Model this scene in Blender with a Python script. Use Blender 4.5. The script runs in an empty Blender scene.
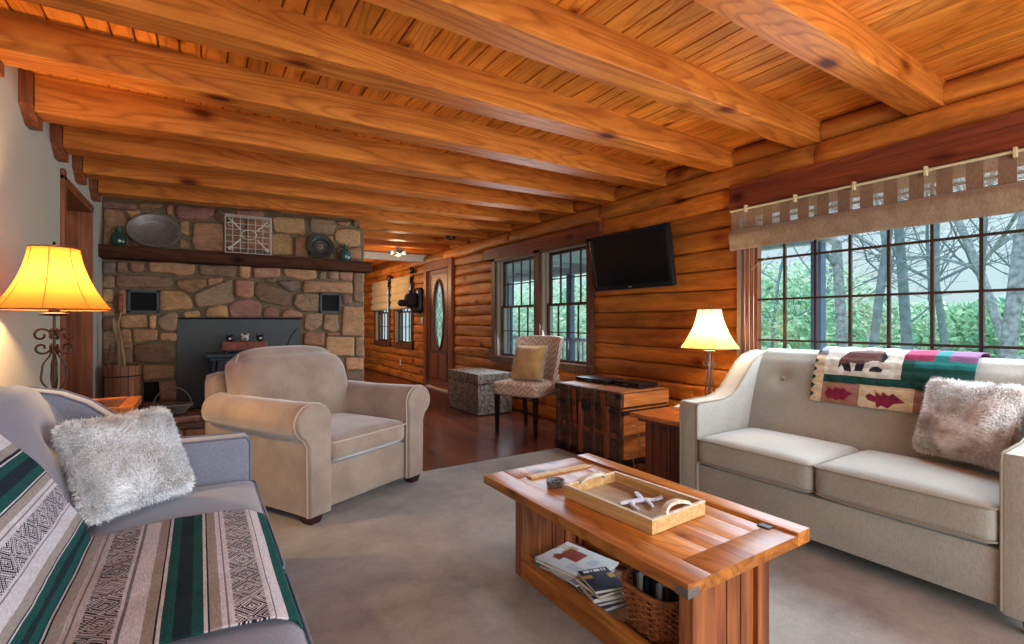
import bpy, bmesh, math, random
from mathutils import Vector, Matrix, noise
R = random.Random(7)
PI = math.pi
sc = bpy.context.scene
col = sc.collection
sin, cos = math.sin, math.cos
D2R = PI/180

# ------------------------------------------------------------------ materials
def lin(c):
    return tuple(((v/255)/12.92 if v/255 <= .04045 else ((v/255+.055)/1.055)**2.4) for v in c)
def newmat(name):
    m = bpy.data.materials.new(name); m.use_nodes = True
    nt = m.node_tree; b = nt.nodes['Principled BSDF']
    return m, nt, b
def N(nt, t, **k):
    n = nt.nodes.new(t)
    for a, v in k.items():
        if a.startswith('i_'):
            n.inputs[int(a[2:]) if a[2:].isdigit() else a[2:].replace('_', ' ')].default_value = v
        else: setattr(n, a, v)
    return n
def ramp(nt, fac, stops, interp='LINEAR'):
    r = nt.nodes.new('ShaderNodeValToRGB'); r.color_ramp.interpolation = interp
    el = r.color_ramp.elements
    while len(el) < len(stops): el.new(.5)
    for e, (p, c) in zip(el, stops):
        e.position = p; e.color = (*c, 1) if len(c) == 3 else c
    nt.links.new(fac, r.inputs[0]); return r.outputs[0]
def mix(nt, fac, a, b, mode='MIX'):
    m = nt.nodes.new('ShaderNodeMix'); m.data_type = 'RGBA'; m.blend_type = mode
    for i, v in ((0, fac), (6, a), (7, b)):
        if hasattr(v, 'default_value') or hasattr(v, 'is_output'): nt.links.new(v, m.inputs[i])
        else: m.inputs[i].default_value = v if i == 0 else (*v, 1)
    return m.outputs[2]
def mathn(nt, op, a, b=None, c=None):
    m = nt.nodes.new('ShaderNodeMath'); m.operation = op
    for i, v in enumerate((a, b, c)):
        if v is None: continue
        if hasattr(v, 'is_output'): nt.links.new(v, m.inputs[i])
        else: m.inputs[i].default_value = v
    return m.outputs[0]
def bump(nt, b, h, s=.3, d=.01):
    n = nt.nodes.new('ShaderNodeBump'); n.inputs['Strength'].default_value = s; n.inputs['Distance'].default_value = d
    nt.links.new(h, n.inputs['Height']); nt.links.new(n.outputs[0], b.inputs['Normal'])
def coords(nt, scale, rnd=True):
    tc = nt.nodes.new('ShaderNodeTexCoord'); mp = nt.nodes.new('ShaderNodeMapping')
    mp.inputs['Scale'].default_value = scale
    src = tc.outputs['Object']
    if rnd:
        oi = nt.nodes.new('ShaderNodeObjectInfo'); mu = N(nt, 'ShaderNodeVectorMath', operation='SCALE')
        mu.inputs[0].default_value = (7.3, 11.1, 5.7); nt.links.new(oi.outputs['Random'], mu.inputs['Scale'])
        ad = N(nt, 'ShaderNodeVectorMath', operation='ADD')
        nt.links.new(src, ad.inputs[0]); nt.links.new(mu.outputs[0], ad.inputs[1]); src = ad.outputs[0]
    nt.links.new(src, mp.inputs[0]); return mp.outputs[0]

def wood(name, light, dark, axis='X', across=22, along=1.2, rough=.45, tint=False, knots=True, contrast=1.0, spec=.35, knot_scale=2.2, rings=True, blotch=0):
    m, nt, b = newmat(name)
    sc_ = [across]*3; sc_['XYZ'.index(axis)] = along
    v = coords(nt, sc_)
    n1 = N(nt, 'ShaderNodeTexNoise'); n1.inputs['Scale'].default_value = 1; n1.inputs['Detail'].default_value = 7; n1.inputs['Roughness'].default_value = .62; n1.inputs['Distortion'].default_value = .6
    nt.links.new(v, n1.inputs['Vector'])
    l = lin(light); d = lin(dark)
    md = tuple((a+b_)/2 for a, b_ in zip(l, d))
    c = ramp(nt, n1.outputs[0], [(.5-.2/contrast, d), (.5, md), (.5+.13/contrast, l)])
    if rings:
        s2 = [3.2]*3; s2['XYZ'.index(axis)] = .35
        v2 = coords(nt, s2)
        w = N(nt, 'ShaderNodeTexNoise'); w.inputs['Scale'].default_value = 1.0; w.inputs['Detail'].default_value = 2.0
        nt.links.new(v2, w.inputs['Vector'])
        fr = mathn(nt, 'FRACT', mathn(nt, 'ADD', mathn(nt, 'MULTIPLY', w.outputs[0], 24.0), mathn(nt, 'MULTIPLY', n1.outputs[0], .7)))
        ring = ramp(nt, fr, [(0, (.50, .36, .26)), (.22, (1.05, 1.02, 1)), (.75, (1.0, .97, .93)), (1, (.55, .42, .32))])
        c = mix(nt, .62, c, mix(nt, 1.0, c, ring, 'MULTIPLY'))
    if knots:
        s3 = [knot_scale*1.9]*3; s3['XYZ'.index(axis)] = knot_scale*.95
        v3 = coords(nt, s3)
        vo = N(nt, 'ShaderNodeTexVoronoi'); vo.inputs['Scale'].default_value = 1.0
        nt.links.new(v3, vo.inputs['Vector'])
        dist = mathn(nt, 'ADD', vo.outputs['Distance'], mathn(nt, 'MULTIPLY', mathn(nt, 'SUBTRACT', n1.outputs[0], .5), .05))
        k = ramp(nt, dist, [(.0, (.14, .07, .04)), (.07, (.24, .13, .08)), (.11, (.62, .46, .34)), (.19, (1, 1, 1))])
        c = mix(nt, 1.0, c, k, 'MULTIPLY')
    if blotch:
        bn = N(nt, 'ShaderNodeTexNoise'); bn.inputs['Scale'].default_value = 1.0; bn.inputs['Detail'].default_value = 5.0; bn.inputs['Roughness'].default_value = .65
        s4 = [9.0]*3; s4['XYZ'.index(axis)] = 2.6
        nt.links.new(coords(nt, s4), bn.inputs['Vector'])
        lo = 1-blotch
        c = mix(nt, 1.0, c, ramp(nt, bn.outputs[0], [(.3, (lo*.9, lo*.78, lo*.7)), (.5, (.95, .93, .9)), (.72, (1.12, 1.1, 1.05))]), 'MULTIPLY')
    if tint:
        at = N(nt, 'ShaderNodeAttribute', attribute_name='Col')
        c = mix(nt, 1.0, c, at.outputs['Color'], 'MULTIPLY')
    nt.links.new(c, b.inputs['Base Color'])
    b.inputs['Roughness'].default_value = rough; b.inputs['Specular IOR Level'].default_value = spec
    bump(nt, b, n1.outputs[0], .25, .004)
    return m

def plain(name, c, rough=.6, metal=0, spec=.4, noise_amt=0, nscale=20, bmp=0, bscale=80, emis=None, es=0, alpha=None):
    m, nt, b = newmat(name)
    base = lin(c)
    b.inputs['Base Color'].default_value = (*base, 1)
    b.inputs['Roughness'].default_value = rough; b.inputs['Metallic'].default_value = metal; b.inputs['Specular IOR Level'].default_value = spec
    if noise_amt:
        n = N(nt, 'ShaderNodeTexNoise'); n.inputs['Scale'].default_value = nscale; n.inputs['Detail'].default_value = 5
        nt.links.new(coords(nt, (1, 1, 1)), n.inputs['Vector'])
        nt.links.new(ramp(nt, n.outputs[0], [(.3, tuple(x*(1-noise_amt) for x in base)), (.7, tuple(min(1, x*(1+noise_amt)) for x in base))]), b.inputs['Base Color'])
    if bmp:
        n = N(nt, 'ShaderNodeTexNoise'); n.inputs['Scale'].default_value = bscale; n.inputs['Detail'].default_value = 3
        nt.links.new(coords(nt, (1, 1, 1)), n.inputs['Vector']); bump(nt, b, n.outputs[0], bmp, .005)
    if emis:
        b.inputs['Emission Color'].default_value = (*lin(emis), 1); b.inputs['Emission Strength'].default_value = es
    return m

def fabric(name, c, c2=None, weave=260, rough=.9, amt=.12, blot=3.0, sheen=.3):
    m, nt, b = newmat(name)
    base = lin(c); c2 = lin(c2) if c2 else tuple(x*.82 for x in base)
    n = N(nt, 'ShaderNodeTexNoise'); n.inputs['Scale'].default_value = blot; n.inputs['Detail'].default_value = 4
    nt.links.new(coords(nt, (1, 1, 1)), n.inputs['Vector'])
    cc = ramp(nt, n.outputs[0], [(.35, c2), (.65, base)])
    w = N(nt, 'ShaderNodeTexNoise'); w.inputs['Scale'].default_value = weave; w.inputs['Detail'].default_value = 2
    nt.links.new(coords(nt, (1, 1, .25)), w.inputs['Vector'])
    cc = mix(nt, 1.0, cc, ramp(nt, w.outputs[0], [(.3, (1-amt*2.2,)*3), (.7, (1, 1, 1))]), 'MULTIPLY')
    nt.links.new(cc, b.inputs['Base Color'])
    b.inputs['Roughness'].default_value = rough; b.inputs['Specular IOR Level'].default_value = .15
    b.inputs['Sheen Weight'].default_value = sheen
    bump(nt, b, w.outputs[0], .35, .002)
    return m

def attrmat(name, rough=.9, weave=220, bmp=.3, spec=.2):
    m, nt, b = newmat(name)
    at = N(nt, 'ShaderNodeAttribute', attribute_name='Col')
    w = N(nt, 'ShaderNodeTexNoise'); w.inputs['Scale'].default_value = weave; w.inputs['Detail'].default_value = 2
    nt.links.new(coords(nt, (1, .3, 1)), w.inputs['Vector'])
    c = mix(nt, 1.0, at.outputs['Color'], ramp(nt, w.outputs[0], [(.3, (.72,)*3), (.7, (1, 1, 1))]), 'MULTIPLY')
    nt.links.new(c, b.inputs['Base Color']); b.inputs['Roughness'].default_value = rough; b.inputs['Specular IOR Level'].default_value = spec
    bump(nt, b, w.outputs[0], bmp, .003)
    return m

M = {}
M['beam'] = wood('beam_wood', (216, 132, 54), (178, 94, 32), 'X', 26, 1.0, .5, contrast=.8, knot_scale=1.8, blotch=.15, spec=.15)
M['plank'] = wood('plank_wood', (236, 150, 58), (212, 118, 40), 'Y', 18, .9, .5, tint=True, contrast=.6, knot_scale=2.4, blotch=.12, spec=.15)
M['log'] = wood('log_wood', (218, 134, 52), (156, 86, 32), 'Y', 15, 1.6, .5, tint=True, contrast=.8, knot_scale=1.9, spec=.25, rings=False, blotch=.42)
M['lintel'] = wood('lintel_wood', (150, 74, 42), (96, 42, 26), 'Y', 16, .8, .5, contrast=.9)
M['dark_trim'] = wood('dark_trim_wood', (112, 66, 44), (66, 38, 28), 'Z', 30, 2, .45, knots=False, rings=False)
M['casing'] = wood('casing_wood', (150, 82, 44), (100, 50, 28), 'Z', 30, 2, .4, knots=False, rings=False)
M['jamb'] = plain('pale_jamb', (160, 150, 136), .6)
M['muntin'] = wood('muntin_wood', (66, 40, 34), (44, 28, 24), 'Z', 40, 2, .5, knots=False, rings=False)
M['mantel'] = wood('mantel_wood', (84, 48, 30), (48, 28, 18), 'X', 18, .9, .7, spec=.1)
M['table_wood'] = wood('table_pine', (200, 130, 54), (142, 78, 32), 'Y', 22, 1.5, .36, tint=True, contrast=1.0, knot_scale=3.5, spec=.35)
M['table_side'] = wood('table_pine_upright', (168, 98, 50), (96, 48, 28), 'Z', 24, 1.6, .35, tint=True, knot_scale=4, spec=.4)
M['light_wood'] = wood('tray_wood', (214, 176, 118), (178, 132, 78), 'Y', 50, 3, .5, knots=False, rings=False)
M['white_wood'] = wood('whitewashed_wood', (222, 212, 194), (184, 168, 142), 'Y', 50, 3, .6, knots=False, rings=False)
M['tray_floor'] = wood('weathered_wood', (176, 156, 132), (128, 100, 72), 'Y', 40, 3, .4, knots=False, rings=False)
M['end_wood'] = wood('end_table_wood', (196, 116, 56), (140, 74, 36), 'Y', 24, 1.4, .3, spec=.5)
M['end_dark'] = wood('end_table_dark', (122, 66, 42), (74, 38, 26), 'Z', 26, 1.4, .4)
M['trunk_wood'] = wood('trunk_dark_wood', (104, 70, 52), (48, 32, 28), 'Y', 20, 2.2, .5, contrast=.8, knots=False, rings=False)
M['trunk_strap'] = wood('trunk_slat_wood', (150, 92, 60), (92, 50, 34), 'Z', 24, 2, .5, knots=False)
M['trunk_end'] = wood('trunk_end_wood', (206, 140, 84), (150, 88, 48), 'X', 20, 2, .5, knots=False)
M['barrel'] = wood('barrel_wood', (166, 108, 68), (112, 66, 42), 'Z', 26, 2, .5, tint=True, knots=False, rings=False)
M['old_iron'] = plain('old_iron', (58, 52, 50), .5, .6, noise_amt=.3)
M['bronze'] = plain('bronze_iron', (60, 46, 36), .42, .7, noise_amt=.25)
M['grey_iron'] = plain('grey_iron', (118, 110, 104), .45, .6, noise_amt=.2)
M['black'] = plain('black_plastic', (20, 21, 24), .35, spec=.5)
M['screen'] = plain('dark_screen', (10, 13, 17), .18, spec=.5)
M['foot'] = plain('dark_foot_wood', (52, 26, 22), .4)
M['leg_black'] = plain('black_leg_wood', (26, 18, 20), .35)
M['sofa'] = fabric('linen_beige', (164, 157, 144), (152, 145, 132), amt=.10)
M['sofa_pipe'] = plain('linen_piping', (138, 126, 108), .9)
M['sofa_grey'] = fabric('grey_linen', (134, 135, 148), (120, 122, 136))
M['grey_pipe'] = plain('grey_piping', (112, 112, 128), .9)
M['suede'] = fabric('tan_suede', (168, 148, 130), (148, 128, 112), weave=120, amt=.05, blot=6, sheen=.6)
M['suede_pipe'] = plain('tan_suede_piping', (190, 174, 156), .9)
M['wall'] = plain('cream_plaster', (176, 166, 148), .85, noise_amt=.03, nscale=2, bmp=.1, bscale=40)
M['white_paint'] = plain('white_paint', (205, 200, 192), .8)
M['rug'] = None
M['stone'] = None
M['mortar'] = plain('mortar', (112, 92, 68), .95, noise_amt=.25, nscale=30, bmp=.5)
M['fur'] = None
M['glass_green'] = plain('green_glass', (40, 66, 52), .12, spec=.6)
M['glass_blue'] = plain('blue_glass', (64, 86, 84), .15, spec=.6)
M['pewter'] = plain('pewter', (128, 114, 104), .42, .35, noise_amt=.2)
M['dark_pewter'] = plain('dark_pewter', (82, 84, 76), .35, .6, noise_amt=.25)
M['wire'] = plain('pale_wire', (204, 188, 172), .6)
M['panel'] = plain('slate_panel', (70, 72, 70), .6, noise_amt=.1, nscale=4)
M['stove'] = plain('blue_black_iron', (40, 48, 60), .4, .3, noise_amt=.2)
M['matte_black'] = plain('matte_black', (14, 12, 11), .9)  # flat black, shared by iron parts and dark openings
M['jute'] = fabric('tan_woven', (212, 186, 136), (192, 164, 116), weave=90, amt=.15)
M['blind'] = fabric('brown_woven', (164, 140, 112), (144, 120, 94), weave=160, amt=.14, blot=12)
M['blind_band'] = fabric('dark_woven_band', (150, 118, 90), (130, 100, 76), weave=160, amt=.14)
M['slat'] = plain('pale_slat', (176, 164, 146), .6)
M['rod'] = plain('cream_rod', (206, 192, 150), .4)
M['gold_pillow'] = fabric('gold_fabric', (214, 168, 108), (186, 142, 92), weave=140, blot=8)
M['white_plastic'] = plain('white_plastic', (220, 214, 200), .4)
M['grey_metal'] = plain('grey_metal', (134, 138, 144), .35, .5, noise_amt=.2)
M['ornament'] = plain('pale_blue_ceramic', (206, 212, 232), .35)
M['wicker'] = wood('wicker', (190, 116, 62), (122, 62, 32), 'Y', 60, 30, .5, knots=False, rings=False)
M['paper'] = plain('paper_white', (224, 220, 212), .5)
M['bucket_dark'] = plain('kindling_dark', (36, 30, 28), .9)
M['stick'] = wood('dry_stick', (176, 142, 98), (112, 84, 56), 'Z', 40, 4, .7, knots=False, rings=False)
M['rope'] = plain('grey_rope', (120, 108, 96), .9, bmp=.6)
M['mount'] = plain('black_brown_fur', (30, 26, 28), .8, noise_amt=.4, bmp=.8, bscale=60)

def mk_rug():
    m, nt, b = newmat('wool_rug')
    n = N(nt, 'ShaderNodeTexNoise'); n.inputs['Scale'].default_value = 2.2; n.inputs['Detail'].default_value = 8; n.inputs['Roughness'].default_value = .7
    nt.links.new(coords(nt, (1, 1, 1)), n.inputs['Vector'])
    c = ramp(nt, n.outputs[0], [(.3, lin((132, 131, 129))), (.5, lin((162, 158, 152))), (.7, lin((184, 178, 169)))])
    f = N(nt, 'ShaderNodeTexNoise'); f.inputs['Scale'].default_value = 350; nt.links.new(coords(nt, (1, 1, 1)), f.inputs['Vector'])
    c = mix(nt, 1, c, ramp(nt, f.outputs[0], [(.3, (.75,)*3), (.7, (1, 1, 1))]), 'MULTIPLY')
    nt.links.new(c, b.inputs['Base Color']); b.inputs['Roughness'].default_value = .95; b.inputs['Specular IOR Level'].default_value = .1
    bump(nt, b, f.outputs[0], .5, .004); M['rug'] = m
mk_rug()
def mk_floor():
    m, nt, b = newmat('dark_hardwood')
    tc = nt.nodes.new('ShaderNodeTexCoord'); mp = nt.nodes.new('ShaderNodeMapping'); mp.inputs['Rotation'].default_value = (0, 0, PI/2)
    nt.links.new(tc.outputs['Object'], mp.inputs[0])
    br = N(nt, 'ShaderNodeTexBrick'); br.offset = .37
    for k, v in (('Scale', 1), ('Mortar Size', .0022), ('Brick Width', 1.4), ('Row Height', .085), ('Bias', 0)): br.inputs[k].default_value = v
    br.inputs['Color1'].default_value = (*lin((120, 62, 42)), 1); br.inputs['Color2'].default_value = (*lin((84, 40, 28)), 1); br.inputs['Mortar'].default_value = (*lin((34, 16, 12)), 1)
    nt.links.new(mp.outputs[0], br.inputs['Vector'])
    n = N(nt, 'ShaderNodeTexNoise'); n.inputs['Scale'].default_value = 1; n.inputs['Detail'].default_value = 6; nt.links.new(coords(nt, (30, 1.5, 10)), n.inputs['Vector'])
    c = mix(nt, 1, br.outputs[0], ramp(nt, n.outputs[0], [(.35, (.62,)*3), (.65, (1.1, 1.1, 1.1))]), 'MULTIPLY')
    nt.links.new(c, b.inputs['Base Color']); b.inputs['Roughness'].default_value = .22; b.inputs['Specular IOR Level'].default_value = .5
    bump(nt, b, n.outputs[0], .08, .003); M['floor'] = m
mk_floor()
def mk_stone():
    m, nt, b = newmat('field_stone')
    at = N(nt, 'ShaderNodeAttribute', attribute_name='Col')
    n = N(nt, 'ShaderNodeTexNoise'); n.inputs['Scale'].default_value = 9; n.inputs['Detail'].default_value = 8; n.inputs['Roughness'].default_value = .7; n.inputs['Distortion'].default_value = 1.2
    nt.links.new(coords(nt, (1, 1, 1.6)), n.inputs['Vector'])
    c = mix(nt, 1, at.outputs['Color'], ramp(nt, n.outputs[0], [(.3, (.55, .5, .52)), (.5, (.95, .95, .95)), (.72, (1.35, 1.2, 1.08))]), 'MULTIPLY')
    nt.links.new(c, b.inputs['Base Color']); b.inputs['Roughness'].default_value = .75; b.inputs['Specular IOR Level'].default_value = .3
    bump(nt, b, n.outputs[0], .9, .02); M['stone'] = m
mk_stone()
def mk_fur(name, a, b2, c3):
    m, nt, b = newmat(name)
    n = N(nt, 'ShaderNodeTexNoise'); n.inputs['Scale'].default_value = 14; n.inputs['Detail'].default_value = 4
    nt.links.new(coords(nt, (1, 1, 1)), n.inputs['Vector'])
    at = N(nt, 'ShaderNodeAttribute', attribute_name='Col')
    c = ramp(nt, n.outputs[0], [(.32, lin(b2)), (.5, lin(a)), (.68, lin(c3))])
    c = mix(nt, 1, c, at.outputs['Color'], 'MULTIPLY')
    nt.links.new(c, b.inputs['Base Color']); b.inputs['Roughness'].default_value = .8; b.inputs['Specular IOR Level'].default_value = .2
    return m
M['fur_white'] = mk_fur('cream_fur', (240, 240, 240), (214, 208, 204), (254, 254, 254))
M['fur_tan'] = mk_fur('tan_fur', (236, 228, 222), (196, 172, 154), (254, 252, 250))
M['under'] = plain('fur_hide', (206, 200, 196), .9)
M['cloth'] = attrmat('woven_blanket')
M['quilt'] = attrmat('quilted_cotton', weave=120)
M['print'] = attrmat('printed_cover', rough=.3, weave=2, bmp=0, spec=.5)
def mk_glass():
    m, nt, b = newmat('window_glass')
    out = nt.nodes['Material Output']; nt.nodes.remove(b)
    t = N(nt, 'ShaderNodeBsdfTransparent'); t.inputs[0].default_value = (.93, .97, .97, 1)
    g = N(nt, 'ShaderNodeBsdfGlossy'); g.inputs['Roughness'].default_value = .02
    f = N(nt, 'ShaderNodeFresnel'); f.inputs[0].default_value = 1.5
    ge = N(nt, 'ShaderNodeNewGeometry'); ff = mathn(nt, 'MULTIPLY', f.outputs[0], mathn(nt, 'SUBTRACT', 1.0, ge.outputs['Backfacing']))
    mx = N(nt, 'ShaderNodeMixShader'); nt.links.new(ff, mx.inputs[0]); nt.links.new(t.outputs[0], mx.inputs[1]); nt.links.new(g.outputs[0], mx.inputs[2])
    nt.links.new(mx.outputs[0], out.inputs[0]); M['glass'] = m
mk_glass()
def mk_frost():
    m, nt, b = newmat('leaded_glass')
    out = nt.nodes['Material Output']; nt.nodes.remove(b)
    t = N(nt, 'ShaderNodeBsdfTransparent'); t.inputs[0].default_value = (.85, .93, .92, 1)
    g = N(nt, 'ShaderNodeBsdfTranslucent'); g.inputs[0].default_value = (.8, .88, .86, 1)
    mx = N(nt, 'ShaderNodeMixShader'); mx.inputs[0].default_value = .45; nt.links.new(t.outputs[0], mx.inputs[1]); nt.links.new(g.outputs[0], mx.inputs[2]); nt.links.new(mx.outputs[0], out.inputs[0])
    M['frost'] = m
mk_frost()
def mk_shade(name, c, es):
    m, nt, b = newmat(name)
    out = nt.nodes['Material Output']; nt.nodes.remove(b)
    d = N(nt, 'ShaderNodeBsdfDiffuse'); d.inputs[0].default_value = (*lin(c), 1)
    t = N(nt, 'ShaderNodeBsdfTranslucent'); t.inputs[0].default_value = (*lin(c), 1)
    mx = N(nt, 'ShaderNodeMixShader'); mx.inputs[0].default_value = .6
    e = N(nt, 'ShaderNodeEmission'); e.inputs[0].default_value = (*lin(c), 1); e.inputs[1].default_value = es
    ad = N(nt, 'ShaderNodeAddShader')
    nt.links.new(d.outputs[0], mx.inputs[1]); nt.links.new(t.outputs[0], mx.inputs[2])
    nt.links.new(mx.outputs[0], ad.inputs[0]); nt.links.new(e.outputs[0], ad.inputs[1]); nt.links.new(ad.outputs[0], out.inputs[0])
    return m
M['shade_amber'] = mk_shade('amber_lampshade', (150, 84, 34), .08)
M['shade_cream'] = mk_shade('cream_lampshade', (226, 184, 116), .08)
M['shade_trim'] = plain('shade_trim', (120, 66, 30), .8)
def mk_chevron():
    m, nt, b = newmat('chevron_fabric')
    tc = nt.nodes.new('ShaderNodeTexCoord'); sp = N(nt, 'ShaderNodeSeparateXYZ'); nt.links.new(tc.outputs['Object'], sp.inputs[0])
    a = mathn(nt, 'PINGPONG', mathn(nt, 'MULTIPLY', sp.outputs[1], 9.0), .5)
    h = mathn(nt, 'ADD', sp.outputs[2], mathn(nt, 'MULTIPLY', sp.outputs[0], -.8))
    s = mathn(nt, 'FRACT', mathn(nt, 'ADD', mathn(nt, 'MULTIPLY', h, 20.0), mathn(nt, 'MULTIPLY', a, 2.2)))
    c = ramp(nt, s, [(0, lin((178, 140, 116))), (.2, lin((200, 176, 154))), (.5, lin((200, 176, 154))), (.62, lin((172, 132, 106))), (1, lin((174, 136, 110)))], 'LINEAR')
    nt.links.new(c, b.inputs['Base Color']); b.inputs['Roughness'].default_value = .9; M['chevron'] = m
mk_chevron()
def mk_speckle():
    m, nt, b = newmat('grey_mottled_cane')
    n = N(nt, 'ShaderNodeTexVoronoi'); n.inputs['Scale'].default_value = 42
    nt.links.new(coords(nt, (1, 1, 1)), n.inputs['Vector'])
    c = ramp(nt, n.outputs['Color'], [(.2, lin((82, 72, 64))), (.5, lin((122, 108, 96))), (.9, lin((150, 134, 120)))])
    nt.links.new(c, b.inputs['Base Color']); b.inputs['Roughness'].default_value = .7
    bump(nt, b, n.outputs['Distance'], .6, .01); M['speckle'] = m
mk_speckle()

# ------------------------------------------------------------------ mesh helpers
class MB:
    def __init__(s): s.v = []; s.f = []; s.c = []; s.mi = []
    def add(s, vs, fs, c=(1, 1, 1), mi=0):
        o = len(s.v); s.v += [tuple(p) for p in vs]
        for f in fs: s.f.append(tuple(i+o for i in f)); s.c.append(c); s.mi.append(mi)
    def box(s, a, b, c=(1, 1, 1), mi=0, bev=0):
        (x0, y0, z0), (x1, y1, z1) = a, b
        if bev <= 0:
            s.add([(x0, y0, z0), (x1, y0, z0), (x1, y1, z0), (x0, y1, z0), (x0, y0, z1), (x1, y0, z1), (x1, y1, z1), (x0, y1, z1)],
                  [(0, 3, 2, 1), (4, 5, 6, 7), (0, 1, 5, 4), (1, 2, 6, 5), (2, 3, 7, 6), (3, 0, 4, 7)], c, mi); return
        bm = bmesh.new(); bmesh.ops.create_cube(bm, size=1)
        for v in bm.verts: v.co = Vector(((x0+x1)/2+v.co.x*(x1-x0), (y0+y1)/2+v.co.y*(y1-y0), (z0+z1)/2+v.co.z*(z1-z0)))
        bmesh.ops.bevel(bm, geom=list(bm.edges), offset=bev, segments=2, profile=.6, affect='EDGES')
        bm.verts.index_update(); s.add([v.co[:] for v in bm.verts], [[v.index for v in f.verts] for f in bm.faces], c, mi); bm.free()
    def obox(s, cen, ax, hs, c=(1, 1, 1), mi=0, bev=0):   # oriented box, ax = 3 unit axes
        t = MB(); t.box((-hs[0], -hs[1], -hs[2]), hs, c, mi, bev)
        s.add([Vector(cen)+Vector(ax[0])*p[0]+Vector(ax[1])*p[1]+Vector(ax[2])*p[2] for p in t.v], t.f, c, mi)
    def bar(s, p, q, w, h, c=(1, 1, 1), mi=0, bev=0, up=(0, 0, 1)):
        p, q = Vector(p), Vector(q); d = (q-p); L = d.length; d.normalize(); up = Vector(up)
        if abs(d.dot(up)) > .95: up = Vector((0, 1, 0)) if abs(d.y) < .9 else Vector((1, 0, 0))
        sdir = d.cross(up).normalized(); u = sdir.cross(d)
        s.obox((p+q)/2, (d, sdir, u), (L/2, w/2, h/2), c, mi, bev)
    def tube(s, pts, r, n=8, c=(1, 1, 1), mi=0, closed=False):
        pts = [Vector(p) for p in pts]; k = len(pts); rr = r if isinstance(r, (list, tuple)) else [r]*k
        vs = []; prev = None
        for i, p in enumerate(pts):
            t = (pts[(i+1) % k]-pts[i-1]) if closed else (pts[min(i+1, k-1)]-pts[max(i-1, 0)])
            if t.length < 1e-9: t = Vector((0, 0, 1))
            t.normalize()
            if prev is None:
                a = Vector((0, 0, 1)) if abs(t.z) < .9 else Vector((1, 0, 0)); u = t.cross(a).normalized()
            else:
                u = prev - t*prev.dot(t)
                u = u.normalized() if u.length > 1e-6 else t.orthogonal().normalized()
            prev = u; w = t.cross(u)
            vs += [p+(u*cos(2*PI*j/n)+w*sin(2*PI*j/n))*rr[i] for j in range(n)]
        fs = []
        for i in range(k if closed else k-1):
            a, b = i*n, ((i+1) % k)*n
            fs += [(a+j, a+(j+1) % n, b+(j+1) % n, b+j) for j in range(n)]
        if not closed: fs += [tuple(range(n-1, -1, -1)), tuple((k-1)*n+j for j in range(n))]
        s.add(vs, fs, c, mi)
    def lathe(s, prof, n=32, cen=(0, 0, 0), c=(1, 1, 1), mi=0, sx=1, sy=1, cap=True):
        vs = []
        for r, z in prof: vs += [(cen[0]+r*sx*cos(2*PI*j/n), cen[1]+r*sy*sin(2*PI*j/n), cen[2]+z) for j in range(n)]
        fs = []
        for i in range(len(prof)-1):
            a, b = i*n, (i+1)*n; fs += [(a+j, a+(j+1) % n, b+(j+1) % n, b+j) for j in range(n)]
        if cap: fs += [tuple(range(n-1, -1, -1)), tuple((len(prof)-1)*n+j for j in range(n))]
        s.add(vs, fs, c, mi)
    def grid(s, fn, nu, nv, cf=None, mi=0, thick=0):
        o = len(s.v)
        P = [[Vector(fn(i/nu, j/nv)) for j in range(nv+1)] for i in range(nu+1)]
        s.v += [tuple(P[i][j]) for i in range(nu+1) for j in range(nv+1)]
        for i in range(nu):
            for j in range(nv):
                a = o+i*(nv+1)+j
                s.f.append((a, a+nv+1, a+nv+2, a+1)); s.c.append(cf((i+.5)/nu, (j+.5)/nv) if cf else (1, 1, 1)); s.mi.append(mi)
    def prism(s, poly, axis, a, b, c=(1, 1, 1), mi=0, bev=0, seg=2):
        # poly in the two other axes (cyclic order), extruded along axis from a to b
        def P(u, v, w):
            return {'X': (w, u, v), 'Y': (u, w, v), 'Z': (u, v, w)}[axis]
        bm = bmesh.new()
        lo = [bm.verts.new(P(u, v, a)) for u, v in poly]; hi = [bm.verts.new(P(u, v, b)) for u, v in poly]
        k = len(poly)
        f1 = bm.faces.new(lo[::-1]); f2 = bm.faces.new(hi)
        for i in range(k): bm.faces.new((lo[i], lo[(i+1) % k], hi[(i+1) % k], hi[i]))
        bmesh.ops.recalc_face_normals(bm, faces=bm.faces)
        if bev: bmesh.ops.bevel(bm, geom=list(f1.edges)+list(f2.edges), offset=bev, segments=seg, profile=.5, affect='EDGES')
        bm.verts.index_update(); s.add([v.co[:] for v in bm.verts], [[v.index for v in f.verts] for f in bm.faces], c, mi); bm.free()
    def rbox(s, cen, hs, r, puff=0, n=10, c=(1, 1, 1), mi=0, fn=None):
        bm = bmesh.new(); bmesh.ops.create_cube(bm, size=2); bmesh.ops.subdivide_edges(bm, edges=list(bm.edges), cuts=n, use_grid_fill=True)
        h = Vector(hs)
        for v in bm.verts:
            p = v.co.copy()
            e = []
            for i in range(3):    # denser sampling near edges
                e.append(math.copysign(abs(p[i])**.75, p[i])*h[i])
            q = Vector([max(-(h[i]-r), min(h[i]-r, e[i])) for i in range(3)])
            d = Vector(e)-q
            if d.length > 1e-9: d = d.normalized()*r if max(abs(p[i]) for i in range(3)) > .999 else d
            o = q+d
            if puff:
                pl = puff if isinstance(puff, (tuple, list)) else (0, 0, puff)
                for i in range(3):
                    if pl[i]:
                        k1, k2 = (i+1) % 3, (i+2) % 3
                        o[i] += pl[i]*(1-p[k1]**2)*(1-p[k2]**2)*p[i]
            if fn: o = Vector(fn(o, p))
            v.co = o+Vector(cen)
        bm.verts.index_update(); s.add([v.co[:] for v in bm.verts], [[v.index for v in f.verts] for f in bm.faces], c, mi); bm.free()
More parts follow.
